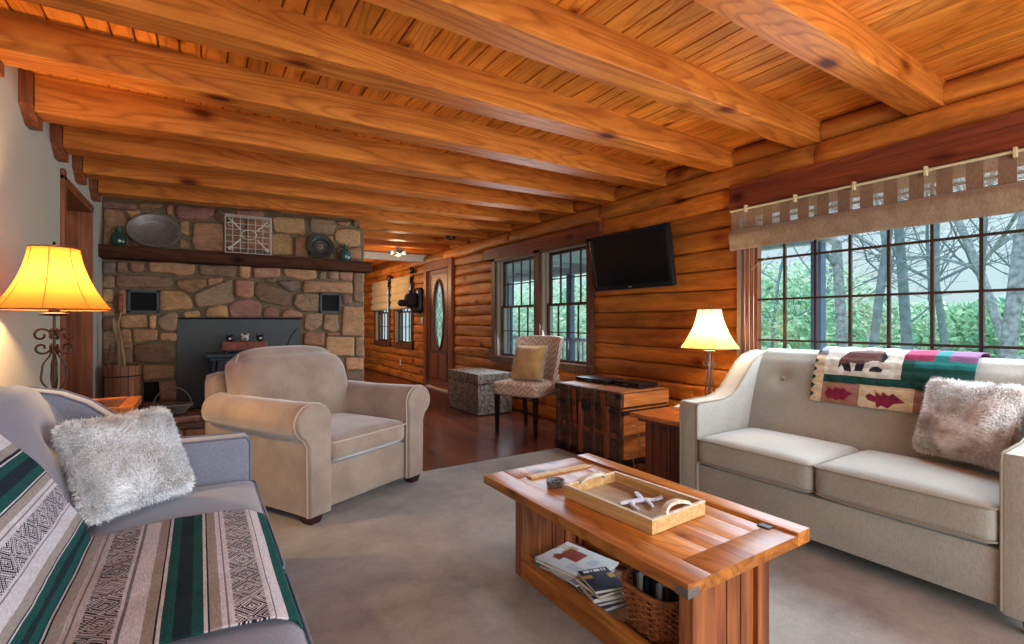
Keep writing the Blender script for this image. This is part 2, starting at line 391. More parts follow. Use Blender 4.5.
    def obj(s, name, mats, parent=None, loc=(0, 0, 0), rotz=0, smooth=None, fix=True):
        me = bpy.data.meshes.new(name); me.from_pydata(s.v, [], s.f)
        at = me.color_attributes.new('Col', 'FLOAT_COLOR', 'CORNER')
        buf = []
        for f, c in zip(s.f, s.c): buf += [c[0], c[1], c[2], 1.0]*len(f)
        at.data.foreach_set('color', buf)
        mats = mats if isinstance(mats, (list, tuple)) else [mats]
        for m in mats: me.materials.append(M[m] if isinstance(m, str) else m)
        me.polygons.foreach_set('material_index', s.mi)
        if fix:
            bm = bmesh.new(); bm.from_mesh(me); bmesh.ops.recalc_face_normals(bm, faces=bm.faces); bm.to_mesh(me); bm.free()
        if smooth is not None:
            me.polygons.foreach_set('use_smooth', [True]*len(me.polygons)); me.set_sharp_from_angle(angle=smooth*D2R)
        me.update()
        o = bpy.data.objects.new(name, me); col.objects.link(o); o.location = loc; o.rotation_euler = (0, 0, rotz)
        if parent: o.parent = parent
        return o

def tag(o, label, cat, group=None, kind=None):
    if label: o['label'] = label
    if cat: o['category'] = cat
    if group: o['group'] = group
    if kind: o['kind'] = kind
    return o
def struct(o): o['kind'] = 'structure'; return o
def thing(name, label, cat, loc=(0, 0, 0), rotz=0, group=None):
    o = bpy.data.objects.new(name, None); col.objects.link(o); o.location = loc; o.rotation_euler = (0, 0, rotz); o.empty_display_size = .1
    return tag(o, label, cat, group)
def copy_tree(o, parent=None):
    c = o.copy(); col.objects.link(c)
    if parent: c.parent = parent
    for ch in list(o.children): copy_tree(ch, c)
    return c
def inpoly(x, y, P):
    r = False; j = len(P)-1
    for i in range(len(P)):
        if (P[i][1] > y) != (P[j][1] > y) and x < (P[j][0]-P[i][0])*(y-P[i][1])/(P[j][1]-P[i][1])+P[i][0]: r = not r
        j = i
    return r
def tn(lo=.8, hi=1.1, warm=.05):
    v = R.uniform(lo, hi); w = R.uniform(-warm, warm); return (v*(1+w), v, v*(1-w))

# ------------------------------------------------------------------ camera
F = 488.0; HC = 1.13; CS, CC = .5387, .8425
cam = bpy.data.cameras.new('camera'); co = bpy.data.objects.new('camera', cam); col.objects.link(co); sc.camera = co
cam.sensor_width = 36; cam.lens = 36*F/1024; cam.clip_start = .05; cam.clip_end = 300
co.location = (0, 0, HC); co.rotation_euler = (PI/2, 0, -math.atan2(CS, CC))
def ray(u, v):
    a = (u-512)/F; return CS+CC*a, CC-CS*a, (322-v)/F
def onY(u, v, Y):
    x, y, z = ray(u, v); t = Y/y; return x*t, HC+z*t
def onX(u, v, X):
    x, y, z = ray(u, v); t = X/x; return y*t, HC+z*t

# ------------------------------------------------------------------ room shell
WX = 3.40; LX = -.78; YC = 6.0; YB = 12.4; YN = -2.6
mb = MB(); mb.box((LX-1.6, YN, -.1), (WX+.2, YB, 0)); struct(mb.obj('floor', 'floor'))

CZL, CZR = 2.42, 2.447
def cz(x): return CZL+(CZR-CZL)*(x-LX)/(WX-LX)
mb = MB(); x = LX-.1
while x < WX+.1:
    w = R.choice([.085, .085, .11, .13]); y = YN-R.uniform(0, 2)
    while y < YB:
        L = R.uniform(1.8, 3.6); g = .0022; y0, y1 = max(y+.001, YN), min(y+L-.001, YB)
        if y1 > y0:
            za, zb = cz(x), cz(x+w); c = tn(.8, 1.12, .06)
            mb.add([(x+g, y0, za+.006), (x+g+.004, y0, za), (x+w-g-.004, y0, zb), (x+w-g, y0, zb+.006), (x+g, y1, za+.006), (x+g+.004, y1, za), (x+w-g-.004, y1, zb), (x+w-g, y1, zb+.006)],
                   [(0, 4, 5, 1), (1, 5, 6, 2), (2, 6, 7, 3)], c)
        y += L
    x += w
mb.box((LX-.2, YN, CZR+.012), (WX+.2, YB, CZR+.1), (.4, .35, .3))
struct(mb.obj('ceiling', 'plank', fix=False))

BY0, BS = .97, .622
for k in range(12):
    y0 = BY0+BS*k; y1 = y0+.16
    xl = LX+.06 if k < 8 else 1.62
    zl = 2.255 if k < 4 else 2.222
    if k >= 8: zl = 2.262
    zr = 2.303
    xr = WX+.06
    nseg = 24; bm = bmesh.new(); rings = []
    for i in range(nseg+1):
        t = i/nseg; X = xl+(xr-xl)*t; zb = zl+(zr-zl)*t; zt = cz(X)+.005
        wv = .004*noise.noise(Vector((X*1.3, k*5.1, 0))); wz = .004*noise.noise(Vector((X*1.1, k*3.3, 9)))
        b = .006
        ring = [(X, y0+wv, zt), (X, y0+wv, zb+b+wz), (X, y0+b+wv, zb+wz), (X, y1-b-wv, zb+wz), (X, y1-wv, zb+b+wz), (X, y1-wv, zt)]
        rings.append([bm.verts.new(p) for p in ring])
    for i in range(nseg):
        for j in range(6):
            a, b2 = rings[i], rings[i+1]; bm.faces.new((a[j], b2[j], b2[(j+1) % 6], a[(j+1) % 6]))
    bm.faces.new(rings[0]); bm.faces.new(rings[-1][::-1]); bmesh.ops.recalc_face_normals(bm, faces=bm.faces)
    me = bpy.data.meshes.new('ceiling_beam'); bm.to_mesh(me); bm.free(); me.materials.append(M['beam'])
    o = bpy.data.objects.new('ceiling_beam', me); col.objects.link(o); struct(o)
    if k < 8 and k >= 2:      # little wooden bracket board where the beam meets the plaster wall
        mb = MB(); mb.prism([(y0-.015, 2.43), (y0-.015, zl+.03), (y0+.10, zl-.05), (y1+.02, zl-.05), (y1+.02, 2.43)], 'X', LX, LX+.055, bev=.003)
        struct(mb.obj('trim_%d' % (k+1), 'casing'))

# log walls ------------------------------------------------------
CH = 2.303/15
def log_wall(name, X0, ya, yb, opens, courses, top=None, sgn=-1, axis='Y', mat='log'):
    mb = MB()
    for k in range(courses):
        z0 = k*CH; z1 = z0+CH; zs = [(ya, yb)]
        for (oy0, oy1, oz0, oz1) in opens:
            if min(z1, oz1)-max(z0, oz0) > .3*CH:
                nz = []
                for a, b in zs:
                    if oy1 <= a or oy0 >= b: nz.append((a, b)); continue
                    if oy0 > a: nz.append((a, oy0))
                    if oy1 < b: nz.append((oy1, b))
                zs = nz
        for a, b in zs:
            y = a
            while y < b-.01:
                L = R.uniform(1.4, 3.4); e = min(b, y+L)
                if b-e < .5: e = b
                c = tn(.72, 1.12, .07); n = max(3, int((e-y)/.07)); sd = R.uniform(0, 99); bl = R.uniform(.034, .05) if k < 14 else .066; P = 8
                j0 = R.uniform(-.006, .006)
                vs = []; fs = []
                for i in range(n+1):
                    t = i/n; Y = y+.002+(e-y-.004)*t
                    en = min(1, min(i, n-i)*.55+.55)
                    for j in range(P+1):
                        th = -PI/2+PI*j/P
                        prof = (max(0, cos(th))**.42)*bl*en
                        nz_ = .016*noise.noise(Vector((Y*1.6, z0*9+j*.25, sd)))+.008*noise.noise(Vector((Y*7, z0*30+j*.6, sd)))
                        lo_ = z0+(.017*noise.noise(Vector((Y*.8, k*3.7, 1)))+.006*noise.noise(Vector((Y*3.1, k*3.7, 7))) if 0 < k < courses else 0); hi_ = z1+(.017*noise.noise(Vector((Y*.8, (k+1)*3.7, 1)))+.006*noise.noise(Vector((Y*3.1, (k+1)*3.7, 7))) if k+1 < courses else 0)
                        zz = (lo_+hi_)/2+sin(th)*(hi_-lo_)/2*.99+j0*cos(th)
                        xx = X0+.03+sgn*(prof+nz_*cos(th)) if sgn < 0 else X0-.03+prof+nz_*cos(th)
                        vs.append((xx, Y, zz) if axis == 'Y' else (Y, xx, zz))
                for i in range(n):
                    for j in range(P):
                        q = i*(P+1)+j; fs.append((q, q+P+1, q+P+2, q+1))
                fs.append(tuple(range(P+1))); fs.append(tuple(n*(P+1)+j for j in range(P, -1, -1)))
                mb.add(vs, fs, c); y = e
    return mb
# openings of the log wall:  y0,y1,z0,z1
W_BIG = (-.35, 2.14, .64, 1.965); W_DBL = (3.80, 5.70, .64, 1.985); DOOR = (7.02, 8.17, 0, 2.16); FW1 = (8.80, 9.80, .66, 1.95); FW2 = (10.10, 11.12, .66, 1.95)
OPN = [W_BIG, (W_BIG[0]-.3, W_BIG[1]+.1, 1.95, 2.15), W_DBL, (3.66, 5.98, 1.98, 2.14), DOOR, FW1, FW2]
mb = log_wall('wall_right', WX, YN, YB, OPN, 15)
# solid core behind the logs, built around the openings
ops = sorted([W_BIG, W_DBL, DOOR, FW1, FW2]); y = YN; x0, x1 = WX+.03, WX+.17; dk = (.35, .3, .28)
for (a, b, c, d) in ops:
    mb.box((x0, y, 0), (x1, a, 2.5), dk)
    if c > 0: mb.box((x0, a, 0), (x1, b, c), dk)
    mb.box((x0, a, d), (x1, b, 2.5), dk); y = b
mb.box((x0, y, 0), (x1, YB, 2.5), dk)
# short blocking logs between the beams
for k in range(-3, 12):
    a = BY0+BS*k+.162; b = a+BS-.164
    if k == 11: b = 8.2
    n = 8; P = 6; sd = R.uniform(0, 50); c = tn(.8, 1.1, .05); vs = []; fs = []
    for i in range(n+1):
        Y = a+(b-a)*i/n
        for j in range(P+1):
            th = -PI/2+PI*j/P; vs.append((WX+.045-.06*max(0, cos(th))**.6-.008*noise.noise(Vector((Y*3, j*.4, sd))), Y, 2.374+sin(th)*.062))
    for i in range(n):
        for j in range(P): q = i*(P+1)+j; fs.append((q, q+P+1, q+P+2, q+1))
    mb.add(vs, fs, c)
struct(mb.obj('wall_right', 'log', smooth=50))
mb = log_wall('wall_back', YB, 1.4, WX, [], 15, axis='X'); mb.box((LX, YB+.03, 0), (WX+.2, YB+.15, 2.5), dk)
struct(mb.obj('wall_back', wood('back_log_wood', (206, 118, 52), (138, 66, 26), 'X', 13, 1.3, .4, tint=True, contrast=.8), smooth=50))
# flat beams above the windows
mb = MB(); mb.box((WX-.075, W_BIG[0]-.3, 1.968), (WX+.10, 2.20, 2.148), bev=.006); struct(mb.obj('trim_1', 'lintel'))
mb = MB(); mb.box((WX-.05, 3.62, 1.985), (WX+.08, 5.98, 2.13), bev=.006); struct(mb.obj('trim_2', 'lintel'))
# white header near the far end, and the wall beyond it
mb = MB(); mb.box((1.5, 8.2, 2.2), (WX+.03, 8.32, 2.46)); struct(mb.obj('trim_12', 'white_paint'))

# plaster wall with a cased doorway
DL = (4.40, 5.40, 2.08)
mb = MB(); mb.box((LX-.12, YN, 0), (LX, DL[0], 2.47)); mb.box((LX-.12, DL[1], 0), (LX, YC+.3, 2.47)); mb.box((LX-.12, DL[0], DL[2]), (LX, DL[1], 2.47))
struct(mb.obj('wall_left', 'wall'))
d1 = thing('door_1', None, None, (LX, DL[0], 0)); struct(d1)
mb = MB(); w = .07
mb.box((-.16, -.0, 0), (.018, .03, DL[2]), bev=.003); mb.box((-.16, .97, 0), (.018, 1.0, DL[2]), bev=.003); mb.box((-.16, 0, DL[2]-.03), (.018, 1, DL[2]), bev=.003)
mb.box((0, -w, 0), (.022, .002, DL[2]+w), bev=.004); mb.box((0, .998, 0), (.012, 1.02, DL[2]+.02), bev=.004); mb.box((0, -w, DL[2]), (.022, 1.02, DL[2]+.03), bev=.004)
mb.obj('door_casing', 'casing', d1)
mb = MB()
mb.box((-.95, .94, 0), (-.17, .975, 1.98), bev=.003)
for z0, z1 in ((.2, .9), (1.05, 1.8)):
    for xa in (-.85, -.52): mb.box((xa, .93, z0), (xa+.26, .942, z1), bev=.006)
mb.obj('door_leaf', 'casing', d1)
mb = MB(); mb.box((LX-1.4, 4.0, 0), (LX-1.3, 7.0, 2.47)); mb.box((LX-1.4, 6.4, 0), (LX-.12, 6.5, 2.47)); mb.box((LX-1.4, 3.9, 0), (LX-.12, 4.0, 2.47)); struct(mb.obj('wall_hallway', 'dark_trim'))
mb = MB()
for a, b in ((YN, DL[0]-.07), (DL[1]+.02, YC)): mb.box((LX, a, 0), (LX+.014, b, .09), bev=.003)
struct(mb.obj('baseboard_left', 'casing'))

# ------------------------------------------------------------------ windows
def pane_grid(mb, y0, y1, z0, z1, ny, nz, t=.014, x=0, d=.02):
    for i in range(1, ny): yy = y0+(y1-y0)*i/ny; mb.box((x-d/2, yy-t/2, z0), (x+d/2, yy+t/2, z1))
    for i in range(1, nz): zz = z0+(z1-z0)*i/nz; mb.box((x-d/2-.001, y0, zz-t/2), (x+d/2+.001, y1, zz+t/2))
def frame(mb, y0, y1, z0, z1, t, xa, xb, bev=.003):
    mb.box((xa, y0, z0), (xb, y0+t, z1), bev=bev); mb.box((xa, y1-t, z0), (xb, y1, z1), bev=bev)
    mb.box((xa, y0+t, z0), (xb, y1-t, z0+t), bev=bev); mb.box((xa, y0+t, z1-t), (xb, y1-t, z1), bev=bev)
wi = thing('window_1', None, None, (WX, 0, 0)); struct(wi)
y0, y1, z0, z1 = W_BIG
mb = MB(); mb.box((-.03, y1-.012, z0), (.13, y1, z1)); mb.box((-.03, y0, z0), (.13, y0+.012, z1)); mb.box((-.045, y1-.02, z0), (-.03, y1+.012, z1), bev=.003)
mb.obj('window_jamb', 'jamb', wi)
mb = MB(); mb.box((-.02, y1-.085, z0), (.03, y1-.06, z1), bev=.003); mb.box((-.05, y1-.07, z0), (-.02, y1-.035, z1), bev=.003); mb.obj('window_stop', 'casing', wi)
mb = MB(); frame(mb, y0+.012, y1-.055, z0, z1, .055, .015, .07); mb.obj('window_frame', 'casing', wi)
mb = MB(); gy1 = 2.045; gy0 = gy1-.2035*11; pane_grid(mb, gy0, gy1, .708, .708+.291*4.2, 11, 1, .016, .035)
for i in range(1, 5): zz = .71+.291*i; mb.box((.024, gy0, zz-.007), (.046, gy1, zz+.007))
for i in (5,): pass
mb.obj('muntin', 'muntin', wi)
mb = MB(); mb.box((.040, gy0, .69), (.044, gy1, 1.93)); mb.obj('pane', 'glass', wi)
mb = MB(); mb.box((-.07, y0-.05, z0-.03), (.14, y1+.05, z0), bev=.004); mb.obj('window_sill', 'casing', wi)

def sash_window(name, y0, y1, z0, z1, mid=1.33, ny=4):
    wi = thing(name, None, None, (WX, 0, 0)); struct(wi)
    mb = MB(); mb.box((-.02, y1-.03, z0), (.13, y1, z1)); mb.box((-.02, y0, z0), (.13, y0+.012, z1)); mb.box((-.02, y0, z1-.012), (.13, y1, z1)); mb.obj('window_jamb', 'jamb', wi)
    mb = MB(); mb.box((.02, y1-.055, z0), (.06, y1-.03, z1)); mb.obj('window_stop', 'jamb', wi)
    for nm, a, b, xo in (('lower_sash', z0, mid+.015, .02), ('upper_sash', mid-.015, z1-.012, .055)):
        mb = MB(); frame(mb, y0+.012, y1-.055, a, b, .03, xo, xo+.03); 
        f = mb.obj(nm, 'muntin', wi)
        mb = MB(); pane_grid(mb, y0+.042, y1-.085, a+.03, b-.03, ny, 2, .011, xo+.015); mb.obj('muntin', 'muntin', f)
        mb = MB(); mb.box((xo+.014, y0+.04, a+.03), (xo+.017, y1-.083, b-.03)); mb.obj('pane', 'glass', f)
    return wi
ym = 4.71
w2 = sash_window('window_2', W_DBL[0]+.03, ym-.06, .68, 1.95)
w3 = sash_window('window_3', ym+.06, W_DBL[1]-.02, .68, 1.95)
mb = MB()
for a, b in ((W_DBL[0]-.06, W_DBL[0]+.03), (ym-.06, ym+.06), (W_DBL[1]-.02, W_DBL[1]+.07)): mb.box((-.045, a, .62), (.02, b, 1.985), bev=.004)
mb.box((-.06, W_DBL[0]-.08, .60), (.14, W_DBL[1]+.08, .68), bev=.004); mb.box((-.045, W_DBL[0]-.06, 1.945), (.13, W_DBL[1]+.07, 1.99), bev=.003)
mb.obj('window_casing', 'dark_trim', w2)
for nm, (a, b, c, d) in (('window_4', FW1), ('window_5', FW2)):
    w = sash_window(nm, a+.06, b-.06, .72, 1.93)
    mb = MB(); mb.box((-.03, a-.03, .62), (.02, a+.06, 1.99), bev=.003); mb.box((-.03, b-.06, .62), (.02, b+.03, 1.99), bev=.003); mb.box((-.04, a-.03, .62), (.13, b+.03, .72), bev=.003); mb.box((-.03, a-.03, 1.92), (.13, b+.03, 2.0), bev=.003)
    mb.obj('window_casing', 'dark_trim', w)

# entry door with an oval light
d2 = thing('door_2', None, None, (WX, 0, 0)); struct(d2)
a, b, zt = 7.16, 8.06, 2.02
mb = MB(); mb.box((-.05, DOOR[0], 0), (.05, a, DOOR[3]), bev=.005); mb.box((-.05, b, 0), (.05, DOOR[1], DOOR[3]), bev=.005); mb.box((-.05, a, zt), (.05, b, DOOR[3]), bev=.005)
mb.obj('door_casing', 'casing', d2)
mb = MB(); cy = (a+b)/2; czz = 1.25; ry, rz = .20, .58
# slab as a ring around the oval
n = 48; outer = []; inner = []
for i in range(n):
    t = 2*PI*i/n; cx_, sz_ = cos(t), sin(t)
    inner.append((cy+ry*cx_, czz+rz*sz_))
    k = min((b-a)/2/abs(cx_) if abs(cx_) > 1e-6 else 1e9, (.76 if sz_ > 0 else 1.24)/abs(sz_) if abs(sz_) > 1e-6 else 1e9)
    outer.append((cy+k*cx_, czz+k*sz_))
vs = []
for xx in (0, .045):
    vs += [(xx, *p) for p in outer]+[(xx, *p) for p in inner]
fs = []
for i in range(n):
    j = (i+1) % n
    fs += [(i, j, n+j, n+i), (2*n+i, 3*n+i, 3*n+j, 2*n+j), (n+i, n+j, 3*n+j, 3*n+i)]
mb.add(vs, fs)
for ya in (a+.13, cy+.06): mb.box((-.012, ya, .18), (.01, ya+.26, .6), bev=.008)
mb.obj('door_leaf', 'casing', d2)
mb = MB(); mb.tube([(-.008, cy+(ry+.012)*cos(2*PI*i/40), czz+(rz+.012)*sin(2*PI*i/40)) for i in range(40)], .02, 8, closed=True)
mb.box((-.012, a+.10, .63), (.0, b-.10, .66)); mb.box((-.012, a+.10, 1.94), (.0, b-.10, 1.97)); mb.box((-.012, a+.09, .63), (0, a+.115, 1.97)); mb.box((-.012, b-.115, .63), (0, b-.09, 1.97))
for ya in (a+.13, cy+.06):
    frame(mb, ya-.02, ya+.28, .16, .62, .02, -.014, .0)
mb.obj('oval_molding', 'dark_trim', d2)
mb = MB(); mb.add([(.02, cy+ry*cos(2*PI*i/n), czz+rz*sin(2*PI*i/n)) for i in range(n)]+[(.02, cy, czz)], [(i, (i+1) % n, n) for i in range(n)]); g = mb.obj('oval_pane', 'frost', d2)
mb = MB()
for k in (-.3, 0, .3):
    mb.tube([(.014, cy+.1*sin(t*PI*2+k*9), czz+k+(t-.5)*.5) for t in [i/16 for i in range(17)]], .004, 5)
    mb.tube([(.014, cy-.1*sin(t*PI*2+k*9), czz+k+(t-.5)*.5) for t in [i/16 for i in range(17)]], .004, 5)
mb.tube([(.014, cy+(ry-.05)*cos(2*PI*i/32), czz+(rz-.07)*sin(2*PI*i/32)) for i in range(32)], .004, 5, closed=True)
mb.obj('leading', 'old_iron', d2)
mb = MB(); mb.lathe([(0.0, 0), (.028, .005), (.028, .035), (0, .045)], 16); o = mb.obj('door_knob', 'bronze', d2); o.rotation_euler = (0, -PI/2, 0); o.location = (-.002, a+.06, .98)
mb = MB(); mb.box((-.06, a, 0), (.06, b, .02), bev=.004); mb.obj('threshold', 'white_wood', d2)

# ------------------------------------------------------------------ stone fireplace
fp = thing('stone_fireplace', 'tall fieldstone fireplace with a dark timber mantel and raised stone hearth', 'fireplace', (0, YC, 0))
XR = 1.68
def L(reg, s, pts): return [(reg[0]+x/s, reg[1]+y/s) for x, y in pts]
rD, rE, rG, rA, rB, rC, rH = (95, 195), (180, 195), (270, 200), (95, 260), (180, 250), (270, 270), (95, 340)
S1, S2 = 7.156, 6.44
ST = []
for r, s, lst in (
 (rD, S1, [[(55,45),(290,70),(295,105),(60,95)],[(310,75),(345,60),(480,70),(470,95),(340,105)],[(70,105),(190,115),(235,200),(235,360),(65,360)],[(215,115),(330,120),(300,165),(270,175)],[(510,85),(555,75),(550,150),(515,140)],[(280,195),(430,150),(500,160),(560,210),(570,350),(270,365)]]),
 (rE, S1, [[(-25,80),(250,100),(240,150),(170,180),(0,172),(-25,150)],[(0,190),(60,190),(60,290),(0,270)],[(0,310),(40,330),(75,385),(0,385)],[(100,200),(300,210),(310,400),(120,400),(85,350)],[(260,110),(380,120),(390,150),(310,195),(250,170)],[(330,200),(400,165),(465,180),(465,395),(330,395)],[(480,185),(610,180),(640,250),(640,395),(480,395)],[(405,115),(590,120),(600,165),(470,165),(400,145)]]),
 (rG, S2, [[(10,110),(215,120),(225,225),(30,205)],[(5,220),(110,215),(140,260),(140,350),(5,360)],[(160,245),(240,240),(240,370),(160,360)],[(255,120),(410,130),(420,170),(400,220),(260,205)],[(430,140),(520,145),(490,170),(440,165)],[(420,200),(500,185),(575,200),(580,290),(480,310),(415,250)],[(430,310),(580,310),(580,385),(430,370)],[(260,225),(400,235),(400,365),(255,370)],[(530,110),(590,112),(590,180),(530,165)],
  [(85,440),(290,450),(300,500),(230,515),(95,490)],[(312,462),(362,462),(350,510),(312,510)],[(380,460),(435,460),(435,510),(380,505)],[(445,465),(530,465),(525,520),(450,510)],[(215,525),(525,530),(530,600),(205,590)],[(50,525),(150,515),(190,535),(190,580),(130,590),(60,550)],[(540,470),(597,470),(597,655),(540,655)]]),
 (rA, S1, [[(165,15),(230,15),(235,95),(165,90)],[(250,15),(350,20),(360,80),(290,95),(250,70)],[(385,22),(560,20),(715,38),(710,95),(600,115),(520,90),(390,85)],[(150,112),(545,120),(550,190),(380,200),(155,190)],[(572,150),(644,138),(790,140),(795,185),(690,235),(600,205)],[(465,222),(600,220),(680,265),(700,320),(680,350),(465,362)],[(190,400),(365,395),(375,480),(185,480)],[(390,395),(440,400),(430,490),(395,485)],[(445,430),(520,380),(590,378),(585,440),(580,500),(520,510),(460,480)],[(275,500),(440,500),(450,570),(280,590)],[(470,525),(580,525),(580,580),(460,575)],[(185,495),(255,500),(265,640),(190,640)],
  [(60,15),(150,20),(150,100),(62,105)],[(60,115),(140,118),(140,200),(62,200)],[(60,212),(125,212),(125,300),(60,300)],[(60,312),(125,312),(150,400),(62,400)],[(60,415),(175,420),(175,490),(60,500)],[(60,512),(170,510),(172,640),(60,640)],[(180,212),(225,215),(225,385),(180,385)]]),
 (rB, S2, [[(120,100),(370,105),(350,178),(290,172),(130,160)],[(175,182),(275,182),(265,210),(180,230)],[(85,290),(200,240),(330,190),(345,330),(250,355),(110,370)],[(380,100),(455,105),(445,180),(385,180)],[(355,192),(475,202),(465,300),(420,310),(355,295)],[(470,120),(640,110),(640,170),(560,178),(475,180)],[(545,186),(610,186),(615,215),(560,205)],[(490,210),(550,210),(710,285),(720,350),(675,362),(520,330),(480,290)],[(310,370),(350,330),(430,317),(490,330),(525,360),(510,425),(330,430)],[(170,378),(240,358),(300,362),(308,430),(160,430)],[(20,400),(120,392),(130,430),(30,435)],[(545,370),(590,365),(640,390),(630,430),(535,430)]]),
 (rC, S2, [[(80,270),(120,250),(200,278),(208,300),(75,300)],[(160,160),(200,150),(315,160),(310,265),(210,270),(150,225)],[(225,285),(335,280),(330,350),(270,395),(220,380)],[(350,290),(430,290),(440,380),(410,400),(340,380)],[(365,402),(445,405),(445,422),(365,420)],[(470,235),(597,240),(597,425),(460,420)],[(465,160),(525,165),(520,222),(470,222)],[(220,405),(345,405),(345,485),(215,480)],[(360,432),(535,435),(540,555),(480,548),(420,555),(360,560)],[(550,432),(597,432),(595,555),(550,552)],[(485,565),(597,570),(597,640),(490,640)],[(215,500),(350,500),(350,600),(215,600)],[(215,612),(350,612),(340,720),(215,720)],[(365,572),(475,572),(480,700),(360,700)],[(490,652),(597,655),(597,760),(490,760)],[(215,735),(480,720),(475,860),(215,850)],[(490,775),(597,775),(597,880),(490,880)]]),
 (rH, S2, [[(250,40),(330,20),(500,30),(510,110),(490,140),(330,150),(255,135)],[(310,165),(510,168),(505,240),(310,258)],[(415,270),(520,260),(520,385),(420,385)],[(60,60),(235,50),(240,150),(60,150)],[(60,165),(295,165),(295,260),(60,255)],[(60,270),(290,272),(290,380),(60,380)],[(60,395),(300,395),(300,450),(60,450)],[(415,400),(520,400),(520,470),(310,470),(310,400)]]),
):
    for p in lst: ST.append([onY(*q, YC) for q in L(r, s, p)])
pal = [(148, 118, 92), (158, 122, 98), (142, 106, 90), (128, 108, 92), (166, 134, 104), (118, 96, 84), (150, 112, 100), (134, 100, 96), (112, 98, 94), (160, 128, 96)]
def stone(mb, poly, plane, depth, c):
    # poly: convex-ish outline (a,b); plane(a,b,h) -> point standing h proud
    cx = sum(p[0] for p in poly)/len(poly); cy = sum(p[1] for p in poly)/len(poly)
    size = min(max(p[0] for p in poly)-min(p[0] for p in poly), max(p[1] for p in poly)-min(p[1] for p in poly))
    P = [(cx+(x-cx)*(1+.006/max(.03, abs(x-cx))*.9), cy+(y-cy)*(1+.006/max(.03, abs(y-cy))*.9)) for x, y in poly]
    dense = []
    for i in range(len(P)):
        a, b = P[i], P[(i+1) % len(P)]; n = max(1, int(math.hypot(b[0]-a[0], b[1]-a[1])/.05))
        dense += [(a[0]+(b[0]-a[0])*j/n, a[1]+(b[1]-a[1])*j/n) for j in range(n)]
    P = dense
    for _ in range(2):
        Q = []
        for i in range(len(P)):
            a, b = P[i], P[(i+1) % len(P)]
            Q += [(a[0]*.75+b[0]*.25, a[1]*.75+b[1]*.25), (a[0]*.25+b[0]*.75, a[1]*.25+b[1]*.75)]
        P = Q[::2] if len(Q) > 60 else Q
    sd = R.uniform(0, 99); k = len(P); ins = min(.022, size*.2)
    rings = []
    for (off, h) in ((0, -.02), (0, depth*.45), (ins*.35, depth*.85), (ins, depth), (None, depth*1.04), (None, depth*1.06)):
        ring = []
        for (x, y) in P:
            if off is None:
                q = .62 if h < depth*1.05 else .3; X, Y_ = cx+(x-cx)*q, cy+(y-cy)*q
            else:
                d = math.hypot(x-cx, y-cy) or 1; wob = .004*noise.noise(Vector((x*9, y*9, sd)))
                X, Y_ = x-(x-cx)/d*(off+wob), y-(y-cy)/d*(off+wob)
            hh = h + (depth*.5*noise.noise(Vector((X*6, Y_*6, sd))) if h > 0 else 0)
            ring.append(plane(X, Y_, hh))
        rings.append(ring)
    vs = [p for r_ in rings for p in r_]+[plane(cx, cy, depth*(1.06+.5*noise.noise(Vector((cx*6, cy*6, sd)))))]
    fs = []
    for i in range(len(rings)-1):
        for j in range(k): fs.append((i*k+j, i*k+(j+1) % k, (i+1)*k+(j+1) % k, (i+1)*k+j))
    b = (len(rings)-1)*k; fs += [(b+j, b+(j+1) % k, len(vs)-1) for j in range(k)]
    mb.add(vs, fs, c)
def scol():
    c = R.choice(pal); v = R.uniform(.95, 1.5); c = (c[0]*1.04, c[1]*.97, c[2]*.86); return tuple(min(1, x*v) for x in lin(c))
mb = MB(); plf = lambda a, b, h: (a, -h, b)
for p in ST: stone(mb, p, plf, R.uniform(.025, .045), scol())
# side return of the chimney
z = .02
while z < 2.35:
    h = R.uniform(.12, .22); a = 0.02
    while a < .6:
        w = R.uniform(.15, .3); stone(mb, [(a, z), (min(a+w, .66), z), (min(a+w, .66), min(z+h, 2.38)), (a, min(z+h, 2.38))], lambda q, b_, hh: (XR+.0+hh, q, b_), .02, scol()); a += w+.02
    z += h+.02
mb.obj('stonework', 'stone', fp, smooth=60)
mb = MB(); fx0, fx1, fz = -.2, .97, 1.17
mb.box((LX+.001, 0, 0), (fx0, .7, 2.44)); mb.box((fx1, 0, 0), (XR, .7, 2.44)); mb.box((fx0, 0, fz), (fx1, .7, 2.44)); mb.box((fx0, .5, 0), (fx1, .7, fz))
mb.obj('chimney_core', 'mortar', fp)
mb = MB(); mb.box((LX+.001, -.24, 1.725), (1.72, .02, 1.84), bev=.008); mb.obj('mantel', 'mantel', fp)
mb = MB(); mb.box((fx0, -.012, .25), (fx1, .03, fz), bev=.003); pn = mb.obj('firebox_panel', 'panel', fp)
mb = MB(); mb.box((fx0-.01, -.02, fz-.012), (fx1+.01, .0, fz+.006)); mb.obj('panel_rim', 'matte_black', pn)
for (u0, v0, u1, v1) in ((128, 290, 159.5, 313), (319, 293, 340, 313)):
    (xa, zb), (xb, za) = onY(u0, v0, YC), onY(u1, v1, YC)
    mb = MB(); frame2 = .022
    mb.box((xa, -.05, za), (xa+frame2, .02, zb), bev=.003); mb.box((xb-frame2, -.05, za), (xb, .02, zb), bev=.003); mb.box((xa, -.05, za), (xb, .02, za+frame2), bev=.003); mb.box((xa, -.05, zb-frame2), (xb, .02, zb), bev=.003)
    v_ = mb.obj('air_vent', 'panel', fp)
    mb = MB(); mb.box((xa+.02, -.03, za+.02), (xb-.02, -.01, zb-.02)); 
    for i in range(1, 6): zz = za+.02+(zb-za-.04)*i/6; mb.box((xa+.02, -.036, zz-.002), (xb-.02, -.03, zz+.002))
    mb.obj('vent_grille', 'matte_black', v_)
(xa, zb), (xb, za) = onY(144, 382, YC), onY(159, 404, YC)
mb = MB(); mb.box((xa, -.012, .25), (xb, .01, zb)); mb.obj('ash_opening', 'matte_black', fp)  # solid dark block stands in for the hollow of the opening
